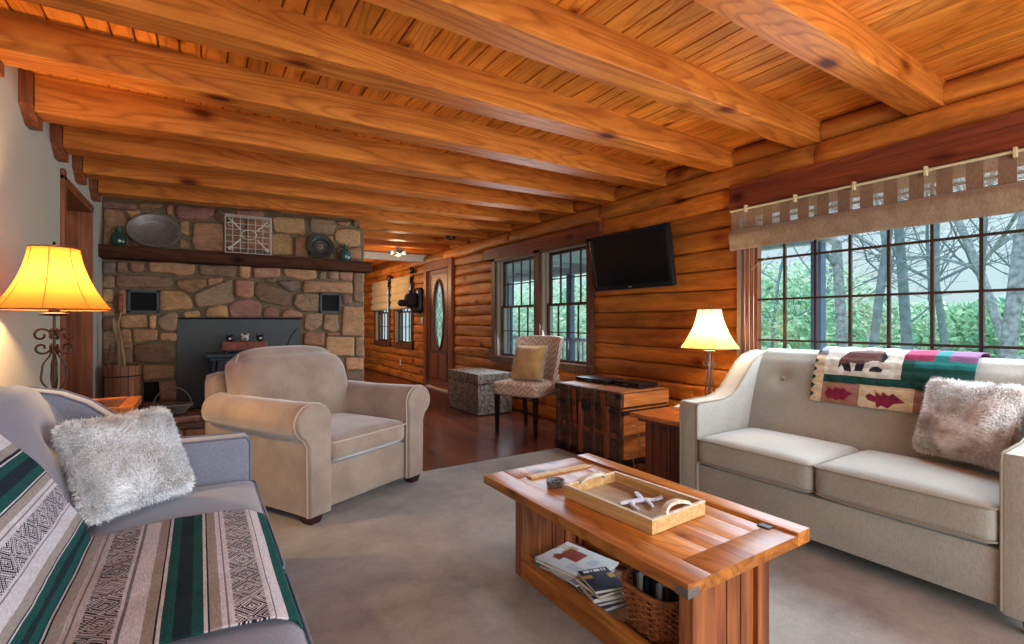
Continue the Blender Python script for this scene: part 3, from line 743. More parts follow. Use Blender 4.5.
# hearth
HZ = .25; HY = -.5
mb = MB(); mb.box((LX+.001, HY, 0), (1.6, .0, HZ-.02)); mb.obj('hearth_core', 'mortar', fp)
mb = MB()
for z0, z1 in ((.01, .115), (.13, .22)):
    a = LX+.02
    while a < 1.55:
        w = R.uniform(.16, .34); b = min(a+w, 1.59); stone(mb, [(a, z0), (b, z0), (b, z1), (a, z1)], lambda q, b_, hh: (q, HY-hh, b_), .02, scol()); a = b+.018
a = LX+.02
while a < 1.55:
    w = R.uniform(.3, .5); b = min(a+w, 1.59)
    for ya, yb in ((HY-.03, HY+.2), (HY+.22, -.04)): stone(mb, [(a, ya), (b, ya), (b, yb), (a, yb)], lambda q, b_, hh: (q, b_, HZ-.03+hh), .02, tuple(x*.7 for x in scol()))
    a = b+.018
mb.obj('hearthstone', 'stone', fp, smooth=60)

MZ = 1.8425; MY = YC-.10
# things on the mantel
def jar(u, label, mat, s=1.0):
    x = onY(u, 240, MY)[0]
    t = thing('glass_jar', label, 'jar', (x, MY-.04, MZ), 0)
    mb = MB(); mb.lathe([(.0, 0), (.05*s, .0), (.062*s, .02*s), (.064*s, .09*s), (.05*s, .125*s), (.03*s, .14*s), (.03*s, .155*s)], 24); mb.obj('body', mat, t, smooth=50)
    mb = MB(); mb.lathe([(.0, .155*s), (.036*s, .155*s), (.036*s, .175*s), (.012*s, .18*s), (.016*s, .2*s), (0, .205*s)], 20); mb.obj('lid', 'glass_green', t, smooth=50)
    mb = MB(); mb.tube([(.06*s*cos(a), 0, .14*s+.06*s*sin(a)) for a in [i*PI/10 for i in range(11)]], .003, 5); mb.obj('bail_wire', 'old_iron', t)
jar(119.5, 'small green glass jar at the left end of the mantel, beside the oval platter', 'glass_green', .95)
jar(344.5, 'blue-green glass jar at the right end of the mantel', 'glass_blue', 1.0)
x = onY(155, 231, MY)[0]
t = thing('oval_platter', 'large oval pewter platter leaning on the stones near the left end of the mantel', 'platter', (x, MY+.0, MZ))
mb = MB(); mb.lathe([(0, .012), (.13, .012), (.15, .02), (.20, .05), (.222, .055), (.225, .05), (.20, .04), (.16, .008), (0, 0)], 48, sx=.95, sy=.74, cap=False); o = mb.obj('dish', 'pewter', t, smooth=40); o.rotation_euler = (76*D2R, 0, 0); o.location = (0, -.0, .165)
mb = MB(); mb.tube([(.225*.95*cos(a), .225*.74*sin(a), .053) for a in [2*PI*i/48 for i in range(48)]], .006, 6, closed=True); o = mb.obj('rolled_rim', 'pewter', t, smooth=60); o.rotation_euler = (76*D2R, 0, 0); o.location = (0, -.0, .165)
x = onY(320, 245, MY)[0]
t = thing('round_plate', 'round dark metal plate leaning on the stones at the right of the mantel', 'plate', (x, MY, MZ))
mb = MB(); mb.lathe([(0, .01), (.09, .01), (.10, .022), (.148, .03), (.15, .025), (.105, .008), (0, 0)], 40, cap=False); o = mb.obj('dish', 'dark_pewter', t, smooth=40); o.rotation_euler = (75*D2R, 0, 0); o.location = (0, -.01, .15)
mb = MB(); mb.lathe([(0, .016), (.02, .014), (.04, .011)], 20, cap=False); mb.tube([(.06*cos(a), .06*sin(a), .012) for a in [2*PI*i/30 for i in range(30)]], .003, 5, closed=True); o = mb.obj('embossed_center', 'pewter', t, smooth=40); o.rotation_euler = (75*D2R, 0, 0); o.location = (0, -.01, .15)
(xa, zb), (xb, _) = onY(225, 216, MY), onY(270, 216, MY)
t = thing('wire_basket', 'square pale wire basket standing on edge in the middle of the mantel', 'basket', ((xa+xb)/2, MY, MZ))
w = (xb-xa)/2; h = zb-MZ
mb = MB()
for i in range(7): xx = -w+2*w*i/6; mb.tube([(xx, 0, 0.004), (xx, .0, h)], .004, 5)
for i in range(7): zz = .004+(h-.004)*i/6; mb.tube([(-w, 0, zz), (w, 0, zz)], .004, 5)
mb.obj('back_grid', 'wire', t)
mb = MB()
for y_ in (-.06, -.12): mb.tube([(-w, y_, .005), (w, y_, .005), (w, y_, h), (-w, y_, h)], .006, 6, closed=True)
for xx in (-w, w):
    for zz in (.004, h*.33, h*.66, h): mb.tube([(xx, 0, zz), (xx, -.12, zz)], .003, 5)
for i in range(1, 6):
    xx = -w+2*w*i/6; mb.tube([(xx, 0, .004), (xx, -.12, .004)], .003, 5); mb.tube([(xx, 0, h), (xx, -.12, h)], .003, 5)
mb.obj('side_wires', 'wire', t)
mb = MB()
for sx_, sz_ in ((-1, -1), (-1, 1), (1, -1), (1, 1)): mb.bar((sx_*w*.35, -.125, h/2+sz_*h*.12), (sx_*w*.85, -.125, h/2+sz_*h*.40), .012, .012)
mb.tube([(.07*cos(a), -.125, h/2+.05*sin(a)) for a in [2*PI*i/20 for i in range(20)]], .005, 5, closed=True)
mb.obj('cross_brace', 'white_wood', t)
for (cx_, cz_, r_) in ((-w*.8, h*.75, .02), (-w*.8, h*.12, .018), (w*.8, h*.12, .018), (w*.8, h*.8, .02)):
    mb = MB(); mb.tube([(cx_+r_*cos(a), -.13, cz_+r_*sin(a)) for a in [2*PI*i/16 for i in range(16)]], .004, 5, closed=True); mb.obj('corner_ring', 'wire', t)

# stove in front of the panel and the crate on it
SY = 5.62
t = thing('wood_stove', 'blue-black cast iron wood stove on the hearth, mostly behind the tan armchair', 'stove', (.47, SY+.06, HZ+.01))
mb = MB(); mb.box((-.33, -.14, .10), (.33, .16, .50), bev=.012); mb.obj('firebox', 'stove', t, smooth=40)
mb = MB(); mb.box((-.42, -.17, .52), (.42, .18, .56), bev=.008); mb.box((-.39, -.15, .49), (.39, .17, .52), bev=.006); mb.obj('top_plate', 'stove', t)
for sx_ in (-1, 1):
    for sy_ in (-.12, .14):
        mb = MB(); mb.tube([(sx_*.36, sy_, .5), (sx_*.37, sy_, .3), (sx_*.355, sy_, .12), (sx_*.38, sy_, 0)], [.026, .019, .017, .024], 8); mb.obj('leg', 'stove', t, smooth=50)
mb = MB()
for i in range(2): mb.box((-.28+i*.29, -.155, .15), (-.01+i*.29, -.138, .46), bev=.006)
o = mb.obj('stove_door', 'stove', t); mb = MB(); mb.tube([(-.02, -.155, .3), (-.02, -.19, .31), (.03, -.19, .31)], .008, 6); mb.obj('door_handle', 'grey_iron', o)
mb = MB(); mb.tube([(.30, .06, .56), (.36, .06, .72), (.42, .06, .80)], .006, 6); mb.obj('damper_rod', 'matte_black', t)
ctz = HZ+.01+.56
(xa, zb), (xb, za) = onY(222, 335, SY), onY(267, 352, SY)
t = thing('planter_box', 'red-brown wooden box of pinecone figures on top of the stove', 'box', ((xa+xb)/2, SY, ctz))
w = (xb-xa)/2; bh = .115
mb = MB(); mb.box((-w, -.07, .03), (w, -.055, bh), bev=.003); mb.box((-w, .055, .03), (w, .07, bh), bev=.003); mb.box((-w, -.055, .03), (-w+.015, .055, bh)); mb.box((w-.015, -.055, .03), (w, .055, bh)); mb.box((-w, -.055, .03), (w, .055, .045)); mb.obj('box_panel', 'lintel', t)
for sx_ in (-1, 1):
    for sy_ in (-1, 1):
        mb = MB(); mb.lathe([(0, 0), (.02, .005), (.02, .025), (.012, .032)], 12, (sx_*(w-.03), sy_*.045, 0)); mb.obj('foot', 'leg_black', t, smooth=50)
for i in range(3):
    x_ = (xa+xb)/2-.135+.135*i
    f = thing('bear_figurine', ['small dark figurine at the left end of the box on the stove', 'small dark and white figurine in the middle of the box on the stove', 'small dark figurine at the right end of the box on the stove'][i], 'figurine', (x_, SY, ctz+.045), 0, 'figurines in the box on the stove')
    mb = MB(); mb.rbox((0, 0, .04), (.032, .028, .04), .026, n=5); mb.obj('body', 'leg_black', f, smooth=80)
    mb = MB(); mb.rbox((0, -.01, .105), (.034, .03, .03), .027, n=5); mb.rbox((-.026, -.005, .136), (.011, .006, .012), .006, n=2); mb.rbox((.026, -.005, .136), (.011, .006, .012), .006, n=2); h_ = mb.obj('head', 'leg_black' if i != 1 else 'wire', f, smooth=80)
    mb = MB(); mb.rbox((0, -.042, .098), (.013, .01, .010), .009, n=3); mb.obj('muzzle', 'white_wood' if i != 1 else 'leg_black', h_, smooth=80)

# bucket of kindling
(xa, zt), (xb, _) = onY(103, 366, 5.3), onY(142, 366, 5.3)
bx, br_ = (xa+xb)/2, (xb-xa)/2
BYK = 5.70; sfac = BYK/5.3
xa, zt = onY(103, 366, BYK); xb, _ = onY(142, 366, BYK); bx, br_ = (xa+xb)/2, (xb-xa)/2
bz = HZ+.01
t = thing('wooden_bucket', 'wooden stave bucket of kindling standing on the hearth by the left wall', 'bucket', (bx, BYK, bz))
bh = zt-bz
mb = MB(); n = 16
for i in range(n):
    a0, a1 = 2*PI*i/n+.015, 2*PI*(i+1)/n-.015; vs = []
    for z_, rr in ((0, .86), (bh, 1.0)):
        for a_ in (a0, (a0+a1)/2, a1):
            for q in (1.0, .9): vs.append((br_*rr*q*cos(a_), br_*rr*q*sin(a_), z_))
    fs = [(0, 2, 8, 6), (2, 4, 10, 8), (1, 7, 9, 3), (3, 9, 11, 5), (6, 8, 9, 7), (8, 10, 11, 9), (0, 6, 7, 1), (4, 5, 11, 10), (0, 1, 3, 2), (2, 3, 5, 4)]
    mb.add(vs, fs, tn(.8, 1.15, .04))
mb.obj('stave_wall', 'barrel', t)
for zz in (.18*bh, .80*bh):
    mb = MB(); rr = br_*(.86+.14*zz/bh)+.004; mb.tube([(rr*cos(2*PI*i/40), rr*sin(2*PI*i/40), zz) for i in range(40)], .006, 6, closed=True); mb.obj('hoop', 'old_iron', t)
mb = MB(); mb.lathe([(0, bh-.05), (br_*.88, bh-.05)], 24, cap=False); mb.obj('dark_fill', 'bucket_dark', t)
def stick(pts, r0, r1, label, nm='kindling_stick', mat='stick'):
    mb = MB(); k = len(pts); p0 = Vector(pts[0]); mb.tube([Vector(p)-p0 for p in pts], [r0+(r1-r0)*i/(k-1) for i in range(k)], 7)
    return tag(mb.obj(nm, mat, None, tuple(p0), smooth=60), label, 'stick', 'sticks in the wooden bucket')
def bp(u, v, Y): x_, z_ = onY(u, v, Y); return (x_, Y, z_)
BK = BYK
stick([bp(121, 370, BK), bp(119, 345, BK), bp(114, 325, BK), bp(113, 318, BK)], .022, .014, 'thick crooked pale stick rising from the wooden bucket')
stick([bp(125, 370, BK-.03), bp(122, 345, BK-.03), bp(118, 325, BK-.03), bp(121, 312, BK-.03)], .012, .007, 'slim tan stick with a bent tip in the wooden bucket')
stick([bp(113, 370, BK+.04), bp(116, 345, BK+.04), bp(115, 320, BK+.04), bp(119, 286, BK+.04)], .008, .005, 'thin dark rod standing tallest in the wooden bucket', mat='dark_trim')
stick([bp(108, 370, BK), bp(109, 358, BK), bp(110, 345, BK)], .010, .008, 'short dark stick at the left of the wooden bucket', mat='dark_trim')
mb = MB(); mb.rbox((0, 0, 0), (.022, .022, .09), .02, n=5); x_, z_ = onY(120, 303, BK+.03); tag(mb.obj('hearth_brush', 'lintel', None, (x_, BK+.04, z_), smooth=70), 'red-brown brush head standing among the sticks in the bucket', 'brush')
# twig wreath-like basket on hearth
x_, z_ = onY(175, 402, 5.6)
t = thing('twig_basket', 'round grey twig basket with a hoop handle on the hearth', 'basket', (x_-.02, 5.62, HZ+.012))
mb = MB()
for i in range(5): rr = .085+.012*i; mb.tube([(rr*cos(2*PI*j/28)*1.2, rr*sin(2*PI*j/28)*.8, .012+.018*i+.003*sin(j*2.4)) for j in range(28)], .009, 6, closed=True)
mb.lathe([(0, .006), (.1, .006)], 20, cap=False, sy=.8); mb.obj('basket_wall', 'rope', t, smooth=60)
mb = MB(); 
for q in (-.01, .01): mb.tube([(.155*cos(a), q, .05+.20*sin(a)) for a in [i*PI/20 for i in range(21)]], .007, 6)
mb.obj('hoop_handle', 'rope', t, smooth=60)

# ------------------------------------------------------------------ right sofa (and the longer left one)
def sofa(name, label, loc, rotz, Lc, nc, mat, pipe, arm_w=.125, buttons=True):
    """local: front at x=0, back toward +x, runs along y from 0 to Lc+2*arm_w"""
    t = thing(name, label, 'sofa', loc, rotz)
    T = Lc+2*arm_w
    prof = [(0, .06), (.0, .615), (.015, .64), (.25, .645), (.33, .66), (.40, .70), (.48, .775), (.56, .85), (.64, .895), (.74, .92), (.83, .925), (.86, .90), (.885, .06)]
    for k, (a, b) in enumerate(((0, arm_w), (T-arm_w, T))):
        mb = MB(); mb.prism(prof, 'Y', a, b, bev=.014, seg=3); arm = mb.obj('arm', mat, t, smooth=45)
        for yy in (a+.004, b-.004): mb = MB(); mb.tube([(.0, yy, .07), (.0, yy, .60)]+[(x, yy, z+.001) for i, (x, z) in enumerate(prof[1:-2])], .0045, 6); mb.obj('piping', pipe, arm, smooth=60)
    mb = MB(); mb.box((.012, arm_w-.002, .075), (.86, T-arm_w+.002, .285), bev=.008); mb.obj('seat_base', mat, t, smooth=45)
    # reclined back, one block with shallow tufting
    bt = []
    if buttons:
        nb = 2*nc
        for i in range(nb): bt.append((arm_w+Lc*(i+.5)/nb, .76))
    def bf(a, b):
        y = arm_w+Lc*a
        path = [(.50, .40), (.53, .5), (.565, .6), (.60, .7), (.635, .8), (.665, .875), (.70, .925), (.75, .945), (.80, .94), (.85, .91), (.875, .85), (.885, .6), (.885, .08)]
        q = b*(len(path)-1); i = min(int(q), len(path)-2); f = q-i
        x = path[i][0]+(path[i+1][0]-path[i][0])*f; z = path[i][1]+(path[i+1][1]-path[i][1])*f
        if q < 6:
            d = 0
            for (by, bz_) in bt:
                r2 = (y-by)**2+(z-bz_)**2; d += .022*math.exp(-r2/.0035)
            x += d-.018*sin(PI*min(1, max(0, (z-.4)/.5)))
            x += -.006*noise.noise(Vector((y*4, z*4, 1)))
        return (x, y, z)
    mb = MB(); mb.grid(bf, 60, 60)
    bk = mb.obj('backrest', mat, t, smooth=60)
    for (by, bz_) in bt: mb = MB(); mb.rbox((.628, by, bz_), (.007, .014, .014), .007, n=3); mb.obj('tuft_button', pipe, bk, smooth=80)
    cw = Lc/nc
    for i in range(nc):
        cy = arm_w+cw*(i+.5)
        mb = MB(); mb.rbox((.255, cy, .372), (.27, cw/2-.003, .078), .035, (0, 0, .022), n=14); cu = mb.obj('seat_cushion', mat, t, smooth=80)
        for zz in (.434, .312):
            mb = MB(); rp = []; hx, hy, rr = .272, cw/2-.004, .03
            for (sx_, sy_, a0) in ((1, 1, 0), (-1, 1, 90), (-1, -1, 180), (1, -1, 270)):
                for q in range(4): an = (a0+q*30)*D2R; rp.append((.255+sx_*(hx-rr)+rr*cos(an), cy+sy_*(hy-rr)+rr*sin(an), zz))
            mb.tube(rp, .0042, 6, closed=True); mb.obj('piping', pipe, cu, smooth=60)
    for x_ in (.05, .82):
        for y_ in (.05, T-.05):
            mb = MB(); mb.lathe([(.020, 0), (.032, .068)], 4, (x_, y_, 0)); mb.obj('leg', 'foot', t)
    return t
RZ = .012
sofa('sofa', 'beige linen two-seat sofa with swooping arms below the large window', (2.45, .415, RZ), 0, 1.28, 2, 'sofa', 'sofa_pipe')
sofa('sofa', 'grey linen sofa along the white plaster wall with a striped blanket', (.19, 2.60, RZ), PI, 1.90, 2, 'sofa_grey', 'grey_pipe', buttons=True).scale = (1, 1, .94)

# quilt over the back of the right sofa
Wh, Gr, Bu, Pk, Te, Pu, Cr, Bk = [lin(c) for c in ((206, 200, 184), (22, 64, 56), (128, 34, 62), (150, 104, 88), (22, 96, 92), (112, 72, 100), (206, 184, 148), (34, 34, 40))]
Gy = lin((120, 112, 120))
def cp(pts): return [((x-90)/760, 0, y) for x, y in pts]
bear = [(225,170),(228,110),(270,80),(350,70),(440,75),(472,98),(458,122),(400,118),(365,128),(355,175),(312,175),(318,132),(285,130),(300,178),(262,176),(240,140)]
leaf1 = [(165,290),(190,265),(215,275),(225,258),(255,268),(275,262),(290,275),(320,285),(300,300),(285,320),(255,318),(235,325),(215,312),(190,315)]
leaf2 = [(385,300),(405,285),(440,300),(435,275),(465,290),(470,275),(500,292),(520,280),(580,322),(530,330),(500,352),(470,340),(450,350),(440,325),(405,320)]
cub = [(388,165),(400,150),(430,146),(458,162),(452,175),(392,174)]
def quiltcol(s, b):
    # b: 0 bottom hem .. 1 ridge, >1 behind
    x = 90+760*s
    if b > 1.0:
        return (Wh if (s*7) % 1 < .55 else Gr) if s < .55 else (Bu, Te, Pu)[int(s*9) % 3]
    bot = 325+40*min(1, max(0, (x-90)/500)); y = bot-(bot-62)*b
    if x < 150: return Gr if (abs(((y/42) % 1)-.5)*58 > (x-90)*.9+10) else Cr if y > 100 else Gy
    if inpoly(x, y, bear): return Bk if (y > 135 or x > 440) else lin((96, 62, 56))
    if inpoly(x, y, cub): return Bk
    if inpoly(x, y, leaf1) or inpoly(x, y, leaf2): return Bu
    gy0 = 196+18*(x-150)/470
    if x > 545 and y < gy0+40:
        if y < 108: return Bu if x < 680 else Te if x < 740 else Pu
        if y < 140 and x > 600: return Te
        return Gr
    if gy0 < y < gy0+38: return Gr
    if y >= gy0+38: return Pk if x < 352 else (Cr if x < 615 else Pk)
    return Wh
qy0, qy1 = 1.465, .76
def qf(a, b):
    y = qy0+(qy1-qy0)*a
    s = b*1.5
    wv = .005*noise.noise(Vector((y*9, s*4, 5)))
    lx = .012
    pth = [(0, .575-lx+.018, .655), (.25, .602-lx+.012, .735), (.55, .636-lx+.005, .825), (.8, .665-lx, .895), (.92, .70-lx, .937), (1.0, .75, .957), (1.1, .81, .957), (1.18, .872, .925), (1.26, .897, .86), (1.5, .90, .66)]
    for i in range(len(pth)-1):
        if s <= pth[i+1][0] or i == len(pth)-2:
            f = (s-pth[i][0])/(pth[i+1][0]-pth[i][0]); x = pth[i][1]+(pth[i+1][1]-pth[i][1])*f; z = pth[i][2]+(pth[i+1][2]-pth[i][2])*f; break
    puff = .004*abs(sin(a*PI*9))*abs(sin(b*PI*9))
    return (x-.022+wv-puff if s < 1.0 else x+.006, y+(.012*noise.noise(Vector((z*6, 2, a*2))) if a in (0, 1) else 0), z+.006+wv*.6)
mb = MB(); mb.grid(qf, 240, 170, lambda a, b: quiltcol(a, b*1.5))
o = mb.obj('quilt', 'quilt', None, (2.45, 0, RZ), smooth=80, fix=False); sm = o.modifiers.new('thickness', 'SOLIDIFY'); sm.thickness = .006; sm.offset = 1
tag(o, 'patchwork quilt with a bear and leaves over the back of the beige sofa', 'quilt')

# fur pillows
def fur_pillow(label, loc, rot, hs, mat, ns, ln=.03):
    t = thing('fur_pillow', label, 'pillow', loc); t.rotation_euler = rot
    def fn(o, p):
        k = (1-.10*(1-abs(p.y))**1*abs(p.x))     # pinched corners
        e = 1-.08*(1-p.x*p.x)*abs(p.y)**3
        th = o.z*(1-.55*max(abs(p.x), abs(p.y))**3)
        return (o.x*(1-.07*(1-p.y*p.y)*abs(p.x)**2), o.y*(1-.07*(1-p.x*p.x)*abs(p.y)**2), th)
    mb = MB(); mb.rbox((0, 0, 0), hs, hs[2]*.95, (0, 0, .02), n=12, fn=fn)
    o = mb.obj('cushion', 'under', t, smooth=80)
    me = o.data; tr = []; tot = 0
    me.calc_loop_triangles(); me.update()
    for lt in me.loop_triangles:
        tot += lt.area; tr.append((tot, lt))
    import bisect
    cum = [a for a, _ in tr]; fb = MB(); rr = random.Random(int(abs(loc[1])*1000))
    for _ in range(ns):
        lt = tr[min(len(tr)-1, bisect.bisect(cum, rr.random()*tot))][1]
        a, b, c = [me.vertices[i].co for i in lt.vertices]; nn = [me.vertices[i].normal for i in lt.vertices]
        u, v = rr.random(), rr.random()
        if u+v > 1: u, v = 1-u, 1-v
        p = a+(b-a)*u+(c-a)*v; n = (nn[0]*(1-u-v)+nn[1]*u+nn[2]*v).normalized()
        w = Vector((noise.noise(p*9), noise.noise(p*9+Vector((5, 5, 5))), noise.noise(p*9+Vector((9, 1, 3)))))*1.3+Vector((0, -.35, 0))
        w -= n*w.dot(n)
        tdir = (w+Vector((rr.uniform(-1, 1), rr.uniform(-1, 1), rr.uniform(-1, 1)))*.35)
        L_ = ln*rr.uniform(.7, 1.25); sd = n.cross(tdir).normalized()*.0016
        p1 = p+n*L_*.5+tdir*L_*.25; p2 = p+n*L_*.75+tdir*L_*.85
        g = rr.uniform(.78, 1.1)
        fb.add([p-sd, p+sd, p1-sd*.8, p1+sd*.8, p2], [(0, 1, 3, 2), (2, 3, 4)], (g, g, g))
    fb.obj('fur', mat, t, fix=False)
    return t

# ------------------------------------------------------------------ striped blanket on the left sofa
def bcol(a, s):
    # s metres from the front hem, a 0..1 along y
    G1, G2, W_, BE, GY, K = [lin(c) for c in ((18, 76, 72), (16, 42, 48), (206, 202, 206), (158, 148, 140), (118, 116, 122), (24, 30, 42))]
    s -= .155
    if s < -.012: return G1
    if s < 0: return W_
    q = (s+.0) % .29
    # offsets within one period: 0..: white, diamonds, white, beige, line, green, line, beige, white
    if q < .028: return GY if .014 < q < .019 else W_
    if q < .095:   # woven diamond band
        y = a*.72; u_ = (q-.0615)/.0335
        d = abs(((y/.088) % 1)*2-1)*1.25; r_ = abs(u_)+d
        return K if (r_*3.6) % 1 < .5 else W_
    if q < .124: return GY if .108 < q < .112 else W_
    if q < .145: return BE
    if q < .150: return K
    if q < .154: return W_
    if q < .235:
        if .178 < q < .212: return G2 if (int(a*240)+int(q*300)) % 3 else K
        return G1
    if q < .239: return W_
    if q < .243: return K
    if q < .268: return BE
    return W_
BW = .74
def bpath(s):
    # returns local sofa coords (x from front, z) for arc length s
    P = [(-.022, .33), (-.020, .40), (.0, .447), (.05, .472), (.15, .482), (.25, .484), (.35, .48), (.44, .468), (.475, .475), (.495, .53), (.515, .6), (.545, .7), (.585, .8), (.625, .885), (.68, .945), (.75, .968), (.83, .96), (.885, .91)]
    acc = 0
    for i in range(len(P)-1):
        d = math.hypot(P[i+1][0]-P[i][0], P[i+1][1]-P[i][1])
        if acc+d >= s or i == len(P)-2:
            f = min(1, (s-acc)/d); return (P[i][0]+(P[i+1][0]-P[i][0])*f, P[i][1]+(P[i+1][1]-P[i][1])*f)
        acc += d
BL = 1.22
def blf(a, b):
    s = b*BL; x, z = bpath(s)
    y = 1.96-BW*a
    # the near hem runs slightly slanted, folds ripple gently
    y += .05*(b-.3)*a-.03*a*(1 if False else 0)
    w = .006*noise.noise(Vector((y*5, s*5, 2)))+.003*noise.noise(Vector((y*14, s*14, 2)))
    X = .19-x
    z2 = (z+.006+w)*.94+.004
    y -= .55*max(0, s-.62)
    if s > .65: X += .012+w
    return (X, y, z2)
mb = MB(); mb.grid(blf, 190, 330, lambda a, b: bcol(a, b*BL))
o = mb.obj('striped_blanket', 'cloth', None, (0, 0, RZ), smooth=80, fix=False); sm = o.modifiers.new('thickness', 'SOLIDIFY'); sm.thickness = .005; sm.offset = 0
tag(o, 'green, white and grey striped woven blanket over the seat and back of the grey sofa', 'blanket')
fur_pillow('pale cream fur pillow on the grey sofa, leaning on its far arm', (-.215, 2.23, .632), (62*D2R, 0, 38*D2R), (.19, .178, .06), 'fur_white', 26000, .019)
fur_pillow('tan and white long-haired fur pillow on the beige sofa, partly covering the quilt', (2.93, .755, .682), (70*D2R, 0, -106*D2R), (.185, .185, .055), 'fur_tan', 26000, .020)

# ------------------------------------------------------------------ rug
mb = MB(); mb.box((-.7, -1.6, 0), (2.68, 3.44, .011), bev=.004); tag(mb.obj('area_rug', 'rug'), 'large taupe wool rug under the coffee table and sofas', 'rug')

# ------------------------------------------------------------------ armchair
ang = math.atan2(.36, .69)
ac = thing('armchair', 'tan suede rolled-arm armchair facing the coffee table in front of the fireplace', 'armchair', (.912, 3.04, RZ), ang); ac.scale = (1.07, 1.12, .985)
# local: x along the front (left -, right +), y to the back, z up
def arm_profile(s):
    P = [(.30, .05), (.30, .50), (.295, .585)]
    cx, cz_, r = .405, .575, .108
    for i in range(0, 13): a = (170-i*230/12)*D2R; P.append((cx+r*cos(a), cz_+r*sin(a)))
    P += [(.44, .44), (.435, .05)]
    return [(s*x, z) for x, z in P] if s > 0 else [(s*x, z) for x, z in P][::-1]
for s in (-1, 1):
    pr_ = arm_profile(s)
    mb = MB()
    # lofted so the arm slopes and narrows a bit towards the back
    nb = 14; k = len(pr_); cen = (s*.40, .575); vs = []
    for i in range(nb+1):
        t_ = i/nb; y_ = .02+.86*t_
        sc_ = 1.0 if t_ < .9 else 1-.45*((t_-.9)/.1)**2
        for (x_, z_) in pr_:
            q = (cen[0]+(x_-cen[0])*sc_, cen[1]+(z_-cen[1])*sc_) if z_ > .45 else (x_, z_)
            w_ = .004*noise.noise(Vector((x_*6, y_*5, z_*6)))
            vs.append((q[0]+w_, y_, q[1]+w_-(.008*sin(PI*t_) if z_ > .5 else 0)))
    fs = [(i*k+j, i*k+(j+1) % k, (i+1)*k+(j+1) % k, (i+1)*k+j) for i in range(nb) for j in range(k)]
    fs += [tuple(range(k)), tuple(nb*k+j for j in range(k))]
    mb.add(vs, fs); arm = mb.obj('arm', 'suede', ac, smooth=50)
    mb = MB(); sp = [(cen[0]+(x-cen[0])*.97, z) for x, z in pr_]
    mb.prism(sp, 'Y', -.012, .03, bev=.012, seg=3); fpn = mb.obj('front_panel', 'suede', arm, smooth=45)
    mb = MB(); mb.tube([(x, .012, z) for x, z in (pr_ if s > 0 else pr_[::-1])], .0055, 6); mb.obj('piping', 'suede_pipe', arm, smooth=60)
mb = MB(); mb.box((-.302, .03, .055), (.302, .84, .30), bev=.012); mb.obj('seat_base', 'suede', ac, smooth=40)
mb = MB(); mb.rbox((0, .335, .385), (.292, .335, .072), .045, (0, .012, .022), n=14); cu = mb.obj('seat_cushion', 'suede', ac, smooth=80)
mb = MB(); rp = []
for zz in (.435,):
    for (sx_, sy_, a0) in ((1, 1, 0), (-1, 1, 90), (-1, -1, 180), (1, -1, 270)):
        for q in range(4): an = (a0+q*30)*D2R; rp.append((sx_*(.293-.035)+.035*cos(an), .335+sy_*(.34-.035)+.035*sin(an), zz))
mb.tube(rp, .005, 6, closed=True); mb.obj('piping', 'suede_pipe', cu, smooth=60)
def bkf(o, p):
    z = o.z; x = o.x; t_ = (p.z+1)/2
    x *= (1.0+.05*sin(PI*t_))*(1-.10*max(0, p.z)**4)
    y = o.y+.16*t_-.012*(sin(x*60)*max(0, -p.z)**2 if p.y < 0 else 0)
    return (x, y, z-.035*abs(p.x)**3*max(0, p.z))
mb = MB(); mb.rbox((-.012, .60, .675), (.385, .10, .268), .085, (0, .05, .02), n=18, fn=bkf); bk = mb.obj('back_cushion', 'suede', ac, smooth=80)
mb = MB()
for s in (-1, 1):
    pts = []
    for i in range(13):
        t_ = i/12; z_ = .46+.46*t_; y_ = .60+.075+.16*((z_-.42)/.54)
        pts.append((-.012+s*(.375+.02*sin(PI*t_)-.05*t_**5), y_-.085, z_))
    mb = MB(); mb.tube(pts, .0045, 6); mb.obj('piping', 'suede_pipe', bk, smooth=60)
mb = MB(); mb.rbox((-.005, .84, .42), (.425, .065, .375), .05, n=8, fn=lambda o, p: (o.x*(1-.06*max(0, p.z)), o.y+.10*(p.z+1)/2, o.z)); mb.obj('back_frame', 'suede', ac, smooth=80)
for x_ in (-.385, .385):
    for y_ in (.045, .80):
        mb = MB(); mb.lathe([(.042, 0), (.060, .058)], 4, (0, 0, 0)); lg = mb.obj('leg', 'foot', ac); lg.location = (x_, y_, 0); lg.rotation_euler = (0, 0, PI/4)

# ------------------------------------------------------------------ coffee table
ct = thing('coffee_table', 'long pine coffee table with an open lower shelf on the rug between the sofas', 'table', (1.078, .818, RZ))
TW, TL, TZ = .60, 1.08, .438      # width x, length y, top z (local)
mb = MB()
def brd(a, b, z0, z1, c=None, bev=.002): mb.box((a[0], a[1], z0), (b[0], b[1], z1), c or tn(.93, 1.05, .03), 0, bev)
brd((-.015, 0), (.085, TL), TZ-.036, TZ)                     # near long board
brd((.525, .0), (.60, TL), TZ-.036, TZ+.008)                 # raised far long board
for i, (a, b) in enumerate(((.0855, .205), (.2055, .32), (.3205, .43), (.4305, .507))): brd((a, .0985), (b, TL-.1285), TZ-.034, TZ-.001, tn(1.0, 1.12, .02), .001)
brd((.0855, .0), (.522, .098), TZ-.036, TZ, (.8, .76, .72))
brd((.088, TL-.128), (.50, TL), TZ-.036, TZ, (.85, .8, .75))
mb.box((.507, .03, TZ-.036), (.526, TL-.02, TZ-.015), (.35, .28, .25))
top = mb.obj('tabletop', 'table_wood', ct, smooth=30)
mb = MB(); mb.box((-.018, -.003, TZ-.038), (.03, .04, TZ-.014), bev=.003); mb.obj('corner_bracket', 'grey_iron', top)
mb = MB(); mb.box((.13, TL-.165, TZ-.002), (.47, TL-.125, TZ+.006), bev=.002); mb.obj('pale_batten', 'light_wood', top)
